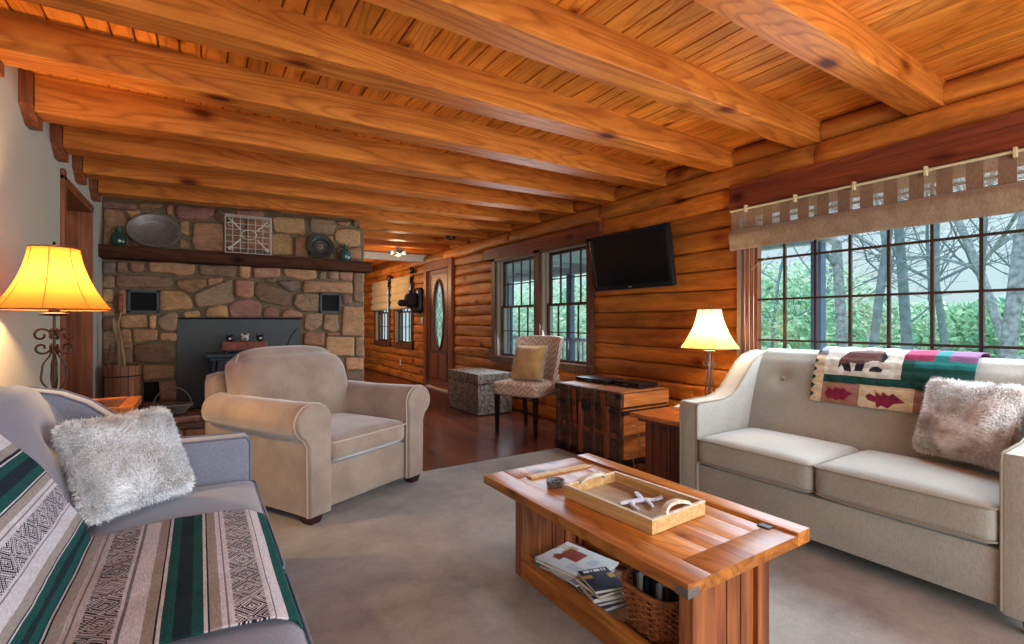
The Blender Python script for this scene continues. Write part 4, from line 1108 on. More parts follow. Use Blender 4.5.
mb = MB(); mb.box((.49, .075, TZ-.002), (.53, .115, TZ+.004), bev=.001); mb.obj('iron_plate', 'old_iron', top)
mb = MB()
for a, b in ((.08, .11), (.47, .50)): mb.box((a+.02, .06, TZ-.075), (b+.02, TL-.06, TZ-.036), tn(.75, 1), 0, .003)
mb.box((.10, .06, TZ-.085), (.52, .09, TZ-.036), tn(.75, 1)); mb.box((.10, TL-.09, TZ-.085), (.52, TL-.06, TZ-.036), tn(.75, 1))
mb.obj('apron', 'table_side', ct)
for y_, nm in ((.075, 0), (TL-.125, 1)):
    mb = MB(); x0_, x1_ = .105, .495
    mb.box((x0_, y_, 0), (x0_+.105, y_+.05, TZ-.036), tn(.85, 1.1), 0, .003); mb.box((x1_-.065, y_, 0), (x1_, y_+.05, TZ-.036), tn(.85, 1.1), 0, .003)
    xx = x0_+.106
    for w_ in (.068, .066, .066): mb.box((xx, y_+.012, .06), (xx+w_, y_+.04, TZ-.036), tn(.75, 1.1, .06), 0, .003); xx += w_+.006
    mb.box((x0_+.105, y_+.003, .0), (x1_-.065, y_+.047, .07), tn(.8, 1), 0, .003)
    mb.obj('end_panel', 'table_side', ct)
mb = MB(); mb.box((.105, .125, .0), (.135, TL-.125, .095), tn(.85, 1.05), 0, .003); mb.box((.465, .125, .0), (.495, TL-.125, .095), tn(.85, 1.05), 0, .003); mb.obj('shelf_rail', 'table_wood', ct)
mb = MB(); y_ = .127
while y_ < TL-.13: w_ = .085; e_ = min(y_+w_, TL-.127); mb.box((.136, y_, .045), (.464, e_, .062), tn(.6, .95), 0, .002); y_ += w_+.012
mb.obj('shelf_board', wood('shelf_pine', (168, 104, 56), (110, 60, 32), 'X', 24, 1.6, .4, tint=True), ct)
SHZ = RZ+.062+.001; TTZ = RZ+TZ

# tray
ty = math.atan2(-.02, .45)
tr = thing('serving_tray', 'light wooden tray with hoop handles on top of the coffee table', 'tray', (1.345, 1.285, TTZ+.001), 3*D2R); tr.scale = (.95, .95, .92)
mb = MB(); mb.box((-.145, -.215, 0), (.145, .215, .010)); mb.obj('tray_base', 'tray_floor', tr)
for (a, b) in (((-.152, -.222, 0), (-.142, .222, .052)), ((.142, -.222, 0), (.152, .222, .052)), ((-.142, -.222, 0), (.142, -.212, .052)), ((-.142, .212, 0), (.142, .222, .052))):
    mb = MB(); mb.box(a, b, bev=.002); w_ = mb.obj('tray_side', 'light_wood', tr)
    mb = MB(); mb.box((a[0]-.001, a[1]-.001, .050), (b[0]+.001, b[1]+.001, .054)); mb.obj('painted_edge', 'white_wood', w_)
for s in (-1, 1):
    mb = MB(); nn = 18
    P = [(.070*cos(PI*i/nn), s*(.214-.02*sin(PI*i/nn)), .048+.026*sin(PI*i/nn)) for i in range(nn+1)]
    for i in range(nn): mb.bar(P[i], P[i+1], .022, .012, up=(cos(PI*(i+.5)/nn), 0, sin(PI*(i+.5)/nn)))
    mb.obj('hoop_handle', 'white_wood', tr, smooth=50)
# ornament: a pale branching shape lying in the tray
an = MB()
def blob(pts, rr): an.tube([(x*.95, y*.95, .010+.0) for x, y in pts], rr, 8)
an_pts = [([(-.06, .06), (-.02, .03), (.02, 0), (.05, -.04)], [.010, .014, .015, .010]), ([(.02, 0), (.055, .02), (.09, .045)], [.012, .013, .010]), ([(-.02, .03), (-.055, .01), (-.08, -.02)], [.012, .009, .006]), ([(.03, -.01), (.0, -.04), (-.03, -.06)], [.012, .009, .006]), ([(.05, -.04), (.085, -.055), (.11, -.05)], [.011, .012, .007])]
for p, q in an_pts: blob(p, q)
tag(an.obj('tray_ornament', 'ornament', None, (1.365, 1.26, TTZ+.013), 25*D2R, smooth=70), 'pale bluish branching ornament lying in the wooden tray', 'ornament').scale = (1, 1, .55)
cst = thing('metal_candle_holder', 'small grey metal dish behind the tray handle on the coffee table', 'candle holder', (1.245, 1.61, TTZ))
mb = MB(); mb.lathe([(0, .004), (.03, .004), (.034, .022), (.04, .024), (.04, .018), (.036, 0), (0, 0)], 24, cap=False); mb.obj('dish', 'grey_metal', cst, smooth=50)
mb = MB(); mb.lathe([(0, .004), (.014, .004), (.016, .02), (.010, .021), (0, .014)], 16, cap=False); mb.obj('cup', 'old_iron', cst, smooth=50)

# magazines, books, basket on the shelf
def cover_fn(seed, pal_):
    rr = random.Random(seed); bl = [(rr.random(), rr.random(), rr.uniform(.15, .45), rr.uniform(.1, .35), rr.choice(pal_)) for _ in range(7)]; base = rr.choice(pal_)
    def f(u, v):
        c = base
        for (a, b, w, h, cc) in bl:
            if abs(u-a) < w/2 and abs(v-b) < h/2: c = cc
        if .86 < v < .95 and .1 < u < .9 and int(u*26) % 3: c = (.75, .75, .75)
        return c
    return f
pal1 = [lin(c) for c in ((196, 204, 214), (170, 186, 206), (206, 120, 60), (70, 130, 90), (150, 60, 50), (230, 226, 220), (224, 222, 220), (196, 160, 120))]
pal2 = [lin(c) for c in ((30, 34, 46), (40, 50, 72), (120, 36, 34), (196, 190, 180), (60, 72, 96), (24, 24, 26), (190, 150, 70))]
def flat_book(name, label, cat, grp, x, y, z, rot, w, l, h, pal_, seed, cover='print'):
    t = thing(name, label, cat, (x, y, z), rot, grp)
    cf = cover_fn(seed, pal_); mb = MB()
    mb.grid(lambda a, b: (-w/2+w*a, -l/2+l*b, h), 20, 26, cf)
    mb.box((-w/2, -l/2, 0), (w/2, l/2, max(.0008, h*.12)), cf(.02, .02)); mb.box((w/2-.0015, -l/2, 0), (w/2, l/2, h-.0002), cf(.02, .02))
    mb.box((-w/2, -l/2, h-max(.0008, h*.12)), (w/2, l/2, h-.0002), cf(.02, .02))
    mb.obj('cover', cover, t, fix=False)
    mb = MB(); mb.box((-w/2+.002, -l/2+.002, max(.0008, h*.12)), (w/2-.0016, l/2-.002, h-max(.0008, h*.12))); mb.obj('pages', 'paper', t)
    return z+h+.0006
z = SHZ; mags = ['lowest magazine of the fanned pile at the far end of the coffee table shelf', 'second magazine from the bottom of the fanned pile on the shelf', 'third magazine from the bottom of the fanned pile on the shelf', 'fourth magazine from the bottom of the fanned pile on the shelf', 'fifth magazine from the bottom of the fanned pile on the shelf', 'magazine just under the top one of the fanned pile on the shelf', 'top magazine of the fanned pile, with an orange picture on its cover']
for i, lb in enumerate(mags): z = flat_book('magazine', lb, 'magazine', 'magazines on the coffee table shelf', 1.315+R.uniform(-.008, .008)+.002*i, 1.585+R.uniform(-.01, .012), z, (8+R.uniform(-9, 9))*D2R, .21, .272, R.uniform(.005, .010), pal1, 33+i)
z = SHZ; bks = ['lowest book of the small stack beside the wicker basket, with a yellow edge', 'second book from the bottom of the small stack beside the basket', 'third book from the bottom of the small stack beside the basket', 'book just under the top one of the small stack beside the basket', 'top book of the small dark stack beside the wicker basket']
for i, lb in enumerate(bks): z = flat_book('paperback_book', lb, 'book', 'paperbacks on the coffee table shelf', 1.278+.003*i, 1.385+R.uniform(-.006, .006), z, (-8+R.uniform(-8, 8))*D2R,   .125, .15, R.uniform(.012, .018), pal2, 52+i)
bk_ = thing('wicker_basket', 'red-brown wicker basket of cases on the shelf of the coffee table', 'basket', (1.362, 1.135, SHZ+.002))
bw, bl, bh = .125, .115, .155
mb = MB(); n = 44
def ringpt(i, nn, z_, off=0):
    a = 2*PI*i/nn; s = 1+.28*z_/bh
    return ((bw-.02+off)*s*math.copysign(abs(cos(a))**.6, cos(a)), (bl-.02+off)*s*math.copysign(abs(sin(a))**.6, sin(a)), z_)
for k in range(15):
    z_ = .006+bh*.93*k/14; ph = k % 2
    mb.tube([ringpt(i, n, z_, .0045*(1 if (i//1+ph) % 2 else -1)) for i in range(n)], .0048, 5, closed=True)
mb.obj('woven_side', 'wicker', bk_, smooth=60)
mb = MB()
for i in range(0, 22): mb.tube([ringpt(i, 22, z_*bh) for z_ in (.02, .5, 1)], .004, 5)
mb.obj('upright_cane', 'wicker', bk_, smooth=60)
mb = MB(); mb.tube([ringpt(i, n, bh, .0) for i in range(n)], .009, 6, closed=True); mb.obj('rim', 'wicker', bk_, smooth=60)
mb = MB(); mb.box((-bw+.025, -bl+.025, 0), (bw-.025, bl-.025, .008)); mb.obj('basket_base', 'wicker', bk_)
cc = [(28, 34, 40), (206, 206, 204), (30, 60, 66), (28, 26, 34), (190, 196, 204), (52, 40, 48)]
pos_n = ['the one nearest the paperbacks', 'second from the paperbacks', 'third from the paperbacks', 'third from the table end', 'second from the table end', 'the one nearest the table end']
for i in range(6):
    c = cc[i]; nm = ['black', 'white', 'dark teal', 'dark', 'pale grey', 'dark plum'][i]
    t = thing('disc_case', '%s disc case standing in the wicker basket, %s' % (nm, pos_n[i]), 'case', (1.362, 1.205-.028*i, SHZ+.013), 0, 'disc cases in the wicker basket')
    mb = MB(); mb.box((-.085, -.007, 0), (.085, .007, .178), lin(c), 0, .0015); mb.obj('case', 'print', t)
    mb = MB(); mb.box((-.08, -.0075, .01), (-.02, -.0068, .168), lin(cc[(i+1) % 6])); mb.obj('sleeve', 'print', t)

# ------------------------------------------------------------------ lamps
def scroll(c, r0, r1, a0, a1, ax, n=16):
    out = []
    for i in range(n+1):
        t_ = i/n; a = (a0+(a1-a0)*t_)*D2R; r = r0+(r1-r0)*t_; out.append((ax[0]*(c[0]+r*cos(a)), ax[1]*(c[0]+r*cos(a)), c[1]+r*sin(a)))
    return out
def table_lamp(name, label, loc, zb, z0, z1, r0, r1, shade, kind, energy, bulbcol, rz=0):
    """z0/z1 shade bottom/top, r0/r1 radii there, relative to the lamp's base"""
    t = thing(name, label, 'lamp', loc, rz)
    prof = []
    for i in range(15):
        q = i/14; r = r1+(r0-r1)*((1-q)**2.0*.75+.25*(1-q)); prof.append((r, z0+(z1-z0)*q))
    mb = MB(); n = 48; vs = []
    for (r, z_) in prof: 
        for j in range(n):
            a = 2*PI*j/n; lob = 1-.03*abs(sin(a*4)) ; vs.append((r*lob*cos(a), r*lob*sin(a), z_))
    mb.add(vs, [(i*n+j, i*n+(j+1) % n, (i+1)*n+(j+1) % n, (i+1)*n+j) for i in range(14) for j in range(n)])
    sh = mb.obj('lamp_shade', shade, t, smooth=60, fix=False)
    mb = MB()
    for (r, z_) in (prof[0], prof[-1]): mb.tube([(r*(1-.03*abs(sin(4*2*PI*j/n)))*cos(2*PI*j/n), r*(1-.03*abs(sin(4*2*PI*j/n)))*sin(2*PI*j/n), z_) for j in range(n)], .0035, 5, closed=True)
    for k in range(8):
        a = 2*PI*k/8; mb.tube([(r*1.002*cos(a), r*1.002*sin(a), z_) for r, z_ in prof], .0016, 4)
    mb.obj('shade_trim', 'shade_trim', sh, smooth=60)
    mb = MB(); mb.tube([(0, 0, z1-.03), (0, 0, z1+.012)], .003, 6); mb.lathe([(0, z1+.012), (.008, z1+.016), (.005, z1+.028), (0, z1+.034)], 10, cap=False)
    for k in range(3): a = 2*PI*k/3; mb.tube([(0, 0, z1-.02), (r1*.97*cos(a), r1*.97*sin(a), z1-.004)], .002, 4)
    mb.obj('finial', 'bronze', t, smooth=60)
    mb = MB(); H = z0
    mb.lathe([(0, 0), (.062, 0), (.064, .008), (.03, .02), (.012, .035)], 24)
    mb.tube([(0, 0, .02), (0, 0, H+.02)], .006, 8)
    mb.lathe([(.0, H-.03), (.034 if kind == 1 else .05, H-.026), (.038 if kind == 1 else .056, H-.018), (.02, H-.012), (.018, H+.02), (.012, H+.05), (0, H+.05)], 20, cap=False)
    mb.obj('stem', 'bronze' if kind == 0 else 'grey_iron', t, smooth=60)
    mb = MB()
    for k in range(4):
        a = PI/2*k+.4; ax = (cos(a), sin(a)); mx = .032 if kind == 1 else .05
        pts = [(.006, .03), (.012, .06), (mx*.9, H*.30), (mx*.8, H*.42), (.012, H*.56), (.010, H*.66)]
        P = []
        for i in range(len(pts)-1):
            for q in range(5):
                f = q/5; f = f*f*(3-2*f); P.append((pts[i][0]+(pts[i+1][0]-pts[i][0])*f, pts[i][1]+(pts[i+1][1]-pts[i][1])*q/5))
        mb.tube([(ax[0]*x, ax[1]*x, z_) for x, z_ in P], .0042, 6)
        rr = .034 if kind == 0 else .018
        mb.tube(scroll((rr+.010, H*.74), rr, rr*.25, 190, -210, ax, 22), .0048 if kind == 0 else .0035, 6)
        if kind == 0: mb.tube(scroll((rr*.95+.010, H*.74-rr*1.7), rr*.9, rr*.25, 170, 560, ax, 22), .0048, 6)
        else: mb.tube([(ax[0]*.03, ax[1]*.03, H*.60), (ax[0]*.014, ax[1]*.014, H*.75), (ax[0]*.03, ax[1]*.03, H*.9)], .003, 5)
    mb.obj('scrollwork', 'bronze' if kind == 0 else 'grey_iron', t, smooth=60)
    ld = bpy.data.lights.new('lamp_bulb', 'POINT'); ld.energy = energy; ld.color = bulbcol; ld.shadow_soft_size = .03
    lo = bpy.data.objects.new('lamp_bulb', ld); col.objects.link(lo); lo.parent = t; lo.location = (0, 0, z0+(z1-z0)*.45)
    return t
LTZ = .74
table_lamp('table_lamp', 'large scrolled iron table lamp with an amber bell shade by the plaster wall', (-.560, 3.0, LTZ+.001), 0, .445, .725, .206, .090, 'shade_amber', 0, 34, (1.0, .66, .32))
table_lamp('table_lamp', 'small iron table lamp with a cream bell shade by the log wall', (3.0, 2.13, .513), 0, .435, .705, .196, .078, 'shade_cream', 1, 15, (1.0, .76, .46))

# slatted lamp table at the left
lt = thing('lamp_table', 'slatted wooden lamp table behind the fur pillow of the grey sofa', 'table', (-.77, 2.84, 0))
mb = MB(); mb.box((.0, 0, LTZ-.035), (.04, .40, LTZ), bev=.003); mb.box((.455, 0, LTZ-.035), (.51, .40, LTZ), bev=.006); mb.box((.04, 0, LTZ-.035), (.455, .035, LTZ), bev=.003); mb.box((.04, .365, LTZ-.035), (.455, .40, LTZ), bev=.003); mb.obj('top_frame', 'end_wood', lt)
mb = MB()
for i in range(9): mb.box((.04, .045+i*.036, LTZ-.02), (.455, .045+i*.036+.020, LTZ-.004), bev=.002)
mb.box((.04, .035, LTZ-.032), (.455, .365, LTZ-.024), (.3, .3, .3)); mb.obj('slat', 'dark_trim', lt)
for x_ in (.015, .465):
    for y_ in (.015, .355): mb = MB(); mb.box((x_, y_, 0), (x_+.03, y_+.03, LTZ-.035), bev=.003); mb.obj('leg', 'end_dark', lt)
mb = MB(); mb.box((.02, .02, .25), (.49, .38, .268)); mb.obj('lower_shelf', 'end_dark', lt)

# end table right
et = thing('end_table', 'square wooden end table between the beige sofa and the old chest', 'table', (2.49, 1.975, .001))
EZ = .51
mb = MB(); mb.box((0, 0, EZ-.03), (.64, .42, EZ), bev=.006); mb.obj('tabletop', 'end_wood', et, smooth=40)
mb = MB(); mb.box((.05, .03, EZ-.06), (.60, .39, EZ-.03), bev=.004); mb.obj('apron', 'end_dark', et)
for x_ in (.09, .55):
    for y_ in (.03, .31): mb = MB(); mb.box((x_, y_, 0), (x_+.05, y_+.05, EZ-.06), bev=.003); mb.obj('leg', 'end_dark', et)
mb = MB()
for i in range(3): mb.box((.102, .082+i*.078, .05), (.118, .082+i*.078+.072, EZ-.06), bev=.004)
for i in range(5): mb.box((.142+i*.081, .325, .05), (.142+i*.081+.076, .345, EZ-.06), bev=.004)
mb.box((.13, .04, .05), (.56, .33, .07)); mb.obj('side_panel', 'end_dark', et)
mb = MB(); mb.box((-.055, -.04, 0), (.055, .04, .022), bev=.004); tag(mb.obj('tissue_pack', 'paper', None, (2.88, 2.27, EZ+.002), .4), 'small flat pale object on the right end table', 'packet')
mb = MB(); P = []
for i in range(40):
    t_ = i/39; P.append((2.70+.05*sin(t_*9)+.05*t_, 2.55+.035*cos(t_*8), max(.008, .36-.36*t_**.7+.05*sin(t_*15))))
mb.tube(P, .0035, 6); tag(mb.obj('power_cord', 'jamb', None, smooth=60), 'looped white power cord hanging between the old chest and the end table', 'cord')

# ------------------------------------------------------------------ old chest, players on it
oc = thing('storage_chest', 'old strapped wooden chest under the television', 'chest', (2.765, 2.74, .001))
cw_, cl_, chh = .54, .82, .572
mb = MB(); mb.box((.008, .008, .012), (cw_, cl_-.008, chh-.125)); mb.obj('chest_body', 'trunk_wood', oc)
mb = MB(); mb.box((0, 0, chh-.12), (cw_+.008, cl_, chh), bev=.006); lidm = mb.obj('chest_lid', 'trunk_wood', oc, smooth=40)
mb = MB(); mb.box((.02, .012, chh), (cw_, cl_-.012, chh+.004)); mb.obj('lid_top', 'trunk_end', lidm)
mb = MB(); mb.box((.02, -.004, .03), (cw_, .009, chh-.13)); mb.box((.02, -.006, chh-.11), (cw_, .001, chh-.01)); mb.obj('end_board', 'trunk_end', oc)
for y_ in (.0, .14, .30, .46, .62, .775):
    mb = MB(); mb.box((-.012, y_, .012), (.009, y_+.045, chh-.125), bev=.003); mb.obj('slat', 'trunk_wood' if y_ not in (.14, .46) else 'trunk_strap', oc)
    mb = MB(); mb.box((-.014, y_, chh-.12), (.001, y_+.045, chh+.003), bev=.003); mb.obj('lid_slat', 'trunk_wood', oc)
for z_ in (.012, .21, .40): mb = MB(); mb.box((-.009, 0, z_), (.008, cl_, z_+.035), bev=.002); mb.box((0, -.009, z_), (cw_, .003, z_+.035), bev=.002); mb.obj('metal_band', 'old_iron' if z_ != .21 else 'trunk_strap', oc)
for y_ in (.20, .56): mb = MB(); mb.bar((-.018, y_, chh-.02), (-.018, y_-.02, chh-.33), .045, .006, bev=.002, up=(1, 0, 0)); mb.obj('leather_strap', 'lintel', oc)
mb = MB(); mb.box((-.024, .37, chh-.19), (-.008, .43, chh-.09), bev=.004); o = mb.obj('lock_hasp', 'old_iron', oc)
o.data.materials[0] = M['old_iron']
for y_ in (0, cl_-.05):
    for z_ in (.01, chh-.05): mb = MB(); mb.box((-.016, y_-.005, z_), (.04, y_+.055, z_+.045), bev=.003); mb.obj('corner_cap', 'old_iron', oc)
def player(name, label, loc, w, l, h, cat):
    t = thing(name, label, cat, loc)
    mb = MB(); mb.box((0, 0, .006), (w, l, h), bev=.003); b_ = mb.obj('housing', 'black', t, smooth=30)
    mb = MB(); mb.box((-.002, .01, .012), (.001, l-.01, h-.006), bev=.001); mb.obj('front_face', 'screen', b_)
    mb = MB(); mb.box((-.003, l*.45, h*.45), (-.0015, l*.6, h*.6)); mb.obj('display', 'grey_metal', b_)
    for x_ in (.02, w-.03):
        for y_ in (.02, l-.03): mb = MB(); mb.box((x_, y_, 0), (x_+.012, y_+.012, .006)); mb.obj('foot', 'black', t)
ZC = .001+chh+.004
player('disc_player', 'slim black disc player on the old chest, the one nearer the window', (2.98, 3.15, ZC+.001), .24, .40, .04, 'player')
player('cable_box', 'black cable box on the old chest, the one nearer the end table', (3.02, 2.80, ZC+.001), .22, .28, .048, 'player')

# ------------------------------------------------------------------ television
tv = thing('television', 'flat black television on a tilted bracket on the log wall', 'television', (WX-.055, 3.09, 1.68))
tl = 9*D2R
def TV(dx, dy, dz): # tilted frame: dz up along the screen, dx out of the screen (toward -x)
    return (-.13+(-dx*cos(tl)-dz*sin(tl)), dy, dz*cos(tl)-dx*sin(tl))
ax3 = (Vector((-cos(tl), 0, -sin(tl))), Vector((0, 1, 0)), Vector((-sin(tl), 0, cos(tl))))
def tvbox(x0, x1, y0, y1, z0, z1, bev=.0, mb=None):
    mb.obox(TV((x0+x1)/2, (y0+y1)/2, (z0+z1)/2), ax3, ((x1-x0)/2, (y1-y0)/2, (z1-z0)/2), bev=bev)
hw, hh = .46, .255
mb = MB(); tvbox(-.03, .02, -hw, hw, -hh, hh, .006, mb); tvbox(-.05, -.03, -.3, .3, -.18, .18, .006, mb); mb.obj('housing', 'black', tv, smooth=40)
mb = MB(); bz = .028; tvbox(.02, .027, -hw, -hw+bz, -hh, hh, .002, mb); tvbox(.02, .027, hw-bz, hw, -hh, hh, .002, mb); tvbox(.02, .027, -hw, hw, hh-bz, hh, .002, mb); tvbox(.02, .029, -hw, hw, -hh, -hh+.042, .002, mb); mb.obj('bezel', plain('gloss_black', (26, 30, 36), .2), tv)
mb = MB(); tvbox(.020, .0225, -hw+.02, hw-.02, -hh+.035, hh-.02, 0, mb); mb.obj('screen', 'screen', tv)
mb = MB(); tvbox(.029, .0295, -.02, .02, -hh+.016, -hh+.026, 0, mb); mb.obj('badge', 'grey_metal', tv)
mb = MB(); mb.box((-.02, -.12, -.1), (.02, .12, .1), bev=.003); mb.bar((0, 0, .0), TV(-.05, 0, .0), .05, .04); mb.obj('wall_bracket', 'old_iron', tv)

# ------------------------------------------------------------------ accent chair
ach = thing('accent_chair', 'armless chevron-patterned dining chair with black legs in front of the double window', 'chair', (2.62, 4.06, .001), math.atan2(-.36, -.93)+PI)
# local: front toward -x ; +x is the back
mb = MB(); mb.rbox((.26, 0, .455), (.27, .275, .065), .035, (0, 0, .018), n=10); mb.obj('seat', 'chevron', ach, smooth=80)
def bf2(side):
    def f(a, b):
        y = (a-.5)*2; z = .42+.56*b
        wing = (abs(y)**2.2)*.16*(1-.55*b)
        if side < 0: x = .42+.09*b-wing
        else: x = .485+.09*b-wing*.95
        hw_ = .265+.01*b
        return (x, y*hw_, z-.012*(abs(y)**4)*b)
    return f
mb = MB(); mb.grid(bf2(-1), 24, 16); mb.grid(bf2(1), 24, 16)
n_ = 17
def strip(ed):
    vs = []; 
    for (p, q) in ed: vs += [p, q]
    mb.add(vs, [(2*i, 2*i+1, 2*i+3, 2*i+2) for i in range(len(ed)-1)])
f1, f2_ = bf2(-1), bf2(1)
strip([(f1(i/24, 1), f2_(i/24, 1)) for i in range(25)]); strip([(f1(0, i/16), f2_(0, i/16)) for i in range(17)]); strip([(f1(1, i/16), f2_(1, i/16)) for i in range(17)]); strip([(f1(i/24, 0), f2_(i/24, 0)) for i in range(25)])
mb.obj('backrest', 'chevron', ach, smooth=50)
for s in (-1, 1):
    mb = MB(); mb.prism([(.47, .44), (.40, .60), (.33, .545), (.24, .50), (.10, .475), (.02, .47), (.02, .44)], 'Y', s*.262-.02, s*.262+.02, bev=.012); mb.obj('side_wing', 'chevron', ach, smooth=60)
for (x_, y_) in ((.03, -.235), (.03, .235), (.49, -.22), (.49, .22)):
    mb = MB(); k_ = .04 if x_ > .3 else 0
    vs = [(x_+dx*.014+k_, y_+dy*.014, 0) for dx, dy in ((-1, -1), (1, -1), (1, 1), (-1, 1))]+[(x_+dx*.022, y_+dy*.022, .41) for dx, dy in ((-1, -1), (1, -1), (1, 1), (-1, 1))]
    mb.add(vs, [(0, 3, 2, 1), (4, 5, 6, 7), (0, 1, 5, 4), (1, 2, 6, 5), (2, 3, 7, 6), (3, 0, 4, 7)]); mb.obj('leg', 'leg_black', ach)
o = thing('throw_pillow', 'gold throw pillow with a white back leaning on the chevron chair', 'pillow', (2.86, 4.14, .715)); o.rotation_euler = (72*D2R, 0, math.atan2(-.36, -.93)+PI-PI/2)
def pf(q, p): k = 1-.62*max(abs(p.x), abs(p.y))**3; return (q.x*(1-.06*(1-p.y*p.y)*abs(p.x)), q.y*(1-.06*(1-p.x*p.x)*abs(p.y)), q.z*k)
mb = MB(); mb.rbox((0, 0, .012), (.185, .185, .05), .045, (0, 0, .02), n=12, fn=pf); mb.obj('pillow_front', 'gold_pillow', o, smooth=80)
mb = MB(); mb.rbox((0, 0, -.016), (.19, .19, .042), .04, (0, 0, .015), n=12, fn=pf); mb.obj('pillow_back', 'sofa', o, smooth=80)

# grey chest left of the chair
gt = thing('cane_trunk', 'low grey mottled storage trunk by the entry door', 'chest', (2.80, 5.13, .001))
mb = MB(); mb.box((0, 0, .012), (.48, .82, .375), bev=.006); mb.obj('trunk_body', 'speckle', gt, smooth=40)
mb = MB(); mb.box((-.006, -.006, .382), (.486, .826, .50), bev=.008); mb.obj('trunk_lid', 'speckle', gt, smooth=40)
mb = MB(); mb.box((.01, .01, 0), (.47, .81, .384)); mb.obj('dark_base', 'old_iron', gt)

# ------------------------------------------------------------------ blinds
bl = thing('woven_blind', 'wide brown woven roman blind gathered at the top of the large window', 'blind', (WX-.09, -.4, 0))
BLN = 2.545; SP = .118
mb = MB(); mb.tube([(-.045, 0, 1.945), (-.045, BLN-.0, 1.935)], .008, 10); mb.obj('head_rail', 'rod', bl, smooth=60)
for i in range(8):
    y_ = BLN-.12-i*.34
    mb = MB(); mb.box((-.058, y_-.007, 1.912), (-.025, y_+.007, 1.960), bev=.002); mb.obj('bracket', 'rod', bl)
mb = MB(); mb.box((-.034, 0, 1.870), (-.028, BLN, 1.935)); mb.box((-.034, 0, 1.785), (-.028, BLN, 1.802)); y_ = 0
while y_ < BLN-.02:
    mb.box((-.0345, y_, 1.785), (-.0275, min(BLN, y_+SP*.56), 1.935), (1, 1, 1), 1); y_ += SP
mb.obj('woven_panel', ['blind', 'blind_band'], bl)
mb = MB()
for i in range(13): mb.box((-.033, 0, 1.808+i*.0072), (-.029, BLN, 1.8116+i*.0072))
mb.obj('thin_slat', 'slat', bl)
mb = MB()
def rf(a, b):
    y = BLN*a; th = b*2*PI
    zc_ = 1.722; hz = .072; hx = .026
    x = -.036+hx*cos(th)*(1+.25*sin(th*3)); z = zc_+hz*math.copysign(abs(sin(th))**.8, sin(th))+.004*noise.noise(Vector((y*2, b*4, 0)))
    return (x, y, z)
mb.grid(rf, 60, 24); n_ = 25
mb.obj('gathered_fold', 'blind', bl, smooth=60)
mb = MB()
for q in (0, .03, .06): mb.tube([(-.01-q*.2, BLN-.16+q, 1.66), (-.008-q*.2, BLN-.155+q, 1.2), (-.01, BLN-.16+q, .75)], .0028, 5)
mb.tube([(-.01, BLN-.14, 1.50), (-.012, BLN-.19, 1.54), (-.01, BLN-.27, 1.58)], .004, 5); mb.obj('lift_cord', 'jamb', bl)
for (a, b, c, d), lab in ((FW1, 'tan roman blind on the far window nearer the entry door'), (FW2, 'tan roman blind on the farthest window by the fireplace corner')):
    t = thing('roman_blind', lab, 'blind', (WX-.05, a-.04, 0), 0, 'tan roman blinds on the far windows')
    w_ = b-a+.08
    def rf2(u, v, w_=w_):
        z = 2.0-.62*v; ph = (v*4) % 1
        x = -.012-.045*math.sin(PI*ph)**.7*(.4+.6*v)
        return (x+.003*sin(u*9), w_*u, z-(.02*sin(PI*ph)))
    mb = MB(); mb.grid(rf2, 12, 48); o = mb.obj('folded_cloth', 'jute', t, smooth=70, fix=False); sm = o.modifiers.new('thickness', 'SOLIDIFY'); sm.thickness = .004
    mb = MB(); mb.box((-.03, 0, 1.985), (.03, w_, 2.01), bev=.003); mb.obj('head_rail', 'jute', t)
# small things on the far log wall
mt = thing('animal_head_mount', 'dark animal head mounted on the log wall left of the entry door', 'trophy', (WX-.05, 8.42, 1.50))
mb = MB(); mb.rbox((-.0, 0, .02), (.055, .17, .23), .05, n=6); mb.obj('wall_plaque', 'leg_black', mt, smooth=80)
mb = MB(); mb.rbox((-.14, 0, .02), (.11, .12, .14), .10, n=6); mb.rbox((-.29, 0, -.03), (.09, .06, .06), .055, n=5); h_ = mb.obj('head', 'mount', mt, smooth=80)
for s in (-1, 1): mb = MB(); mb.rbox((-.11, s*.10, .17), (.02, .035, .045), .02, n=4); mb.obj('ear', 'mount', h_, smooth=80)
mb = MB(); mb.rbox((-.378, 0, -.02), (.012, .03, .022), .011, n=3); mb.obj('nose', 'grey_metal', h_, smooth=80)
for y_, z_, lab in ((9.92, 2.04, 'dark round bracket above the gap between the two far windows'), (8.66, 2.09, 'dark round bracket above the mounted animal head')):
    mb = MB(); mb.rbox((-.03, 0, 0), (.05, .065, .065), .05, n=5); tag(mb.obj('wall_bracket', 'leg_black', None, (WX-.05, y_, z_), smooth=80), lab, 'bracket', 'dark brackets on the far log wall')
sw = thing('light_switch', 'small cream light switch plate left of the entry door', 'switch', (WX-.02, 8.30, 1.16))
mb = MB(); mb.box((-.008, -.035, -.055), (.0, .035, .055), bev=.003); mb.obj('plate', 'white_plastic', sw); mb = MB(); mb.box((-.014, -.006, -.012), (-.006, .006, .012), bev=.002); mb.obj('toggle', 'white_plastic', sw)
ou = thing('wall_outlet', 'small cream outlet low on the far log wall', 'outlet', (WX-.02, 9.42, .32))
mb = MB(); mb.box((-.008, -.035, -.055), (.0, .035, .055), bev=.003); mb.obj('plate', 'white_plastic', ou); mb = MB(); mb.box((-.010, -.015, .01), (-.007, .015, .035)); mb.box((-.010, -.015, -.035), (-.007, .015, -.01)); mb.obj('socket', 'jamb', ou)
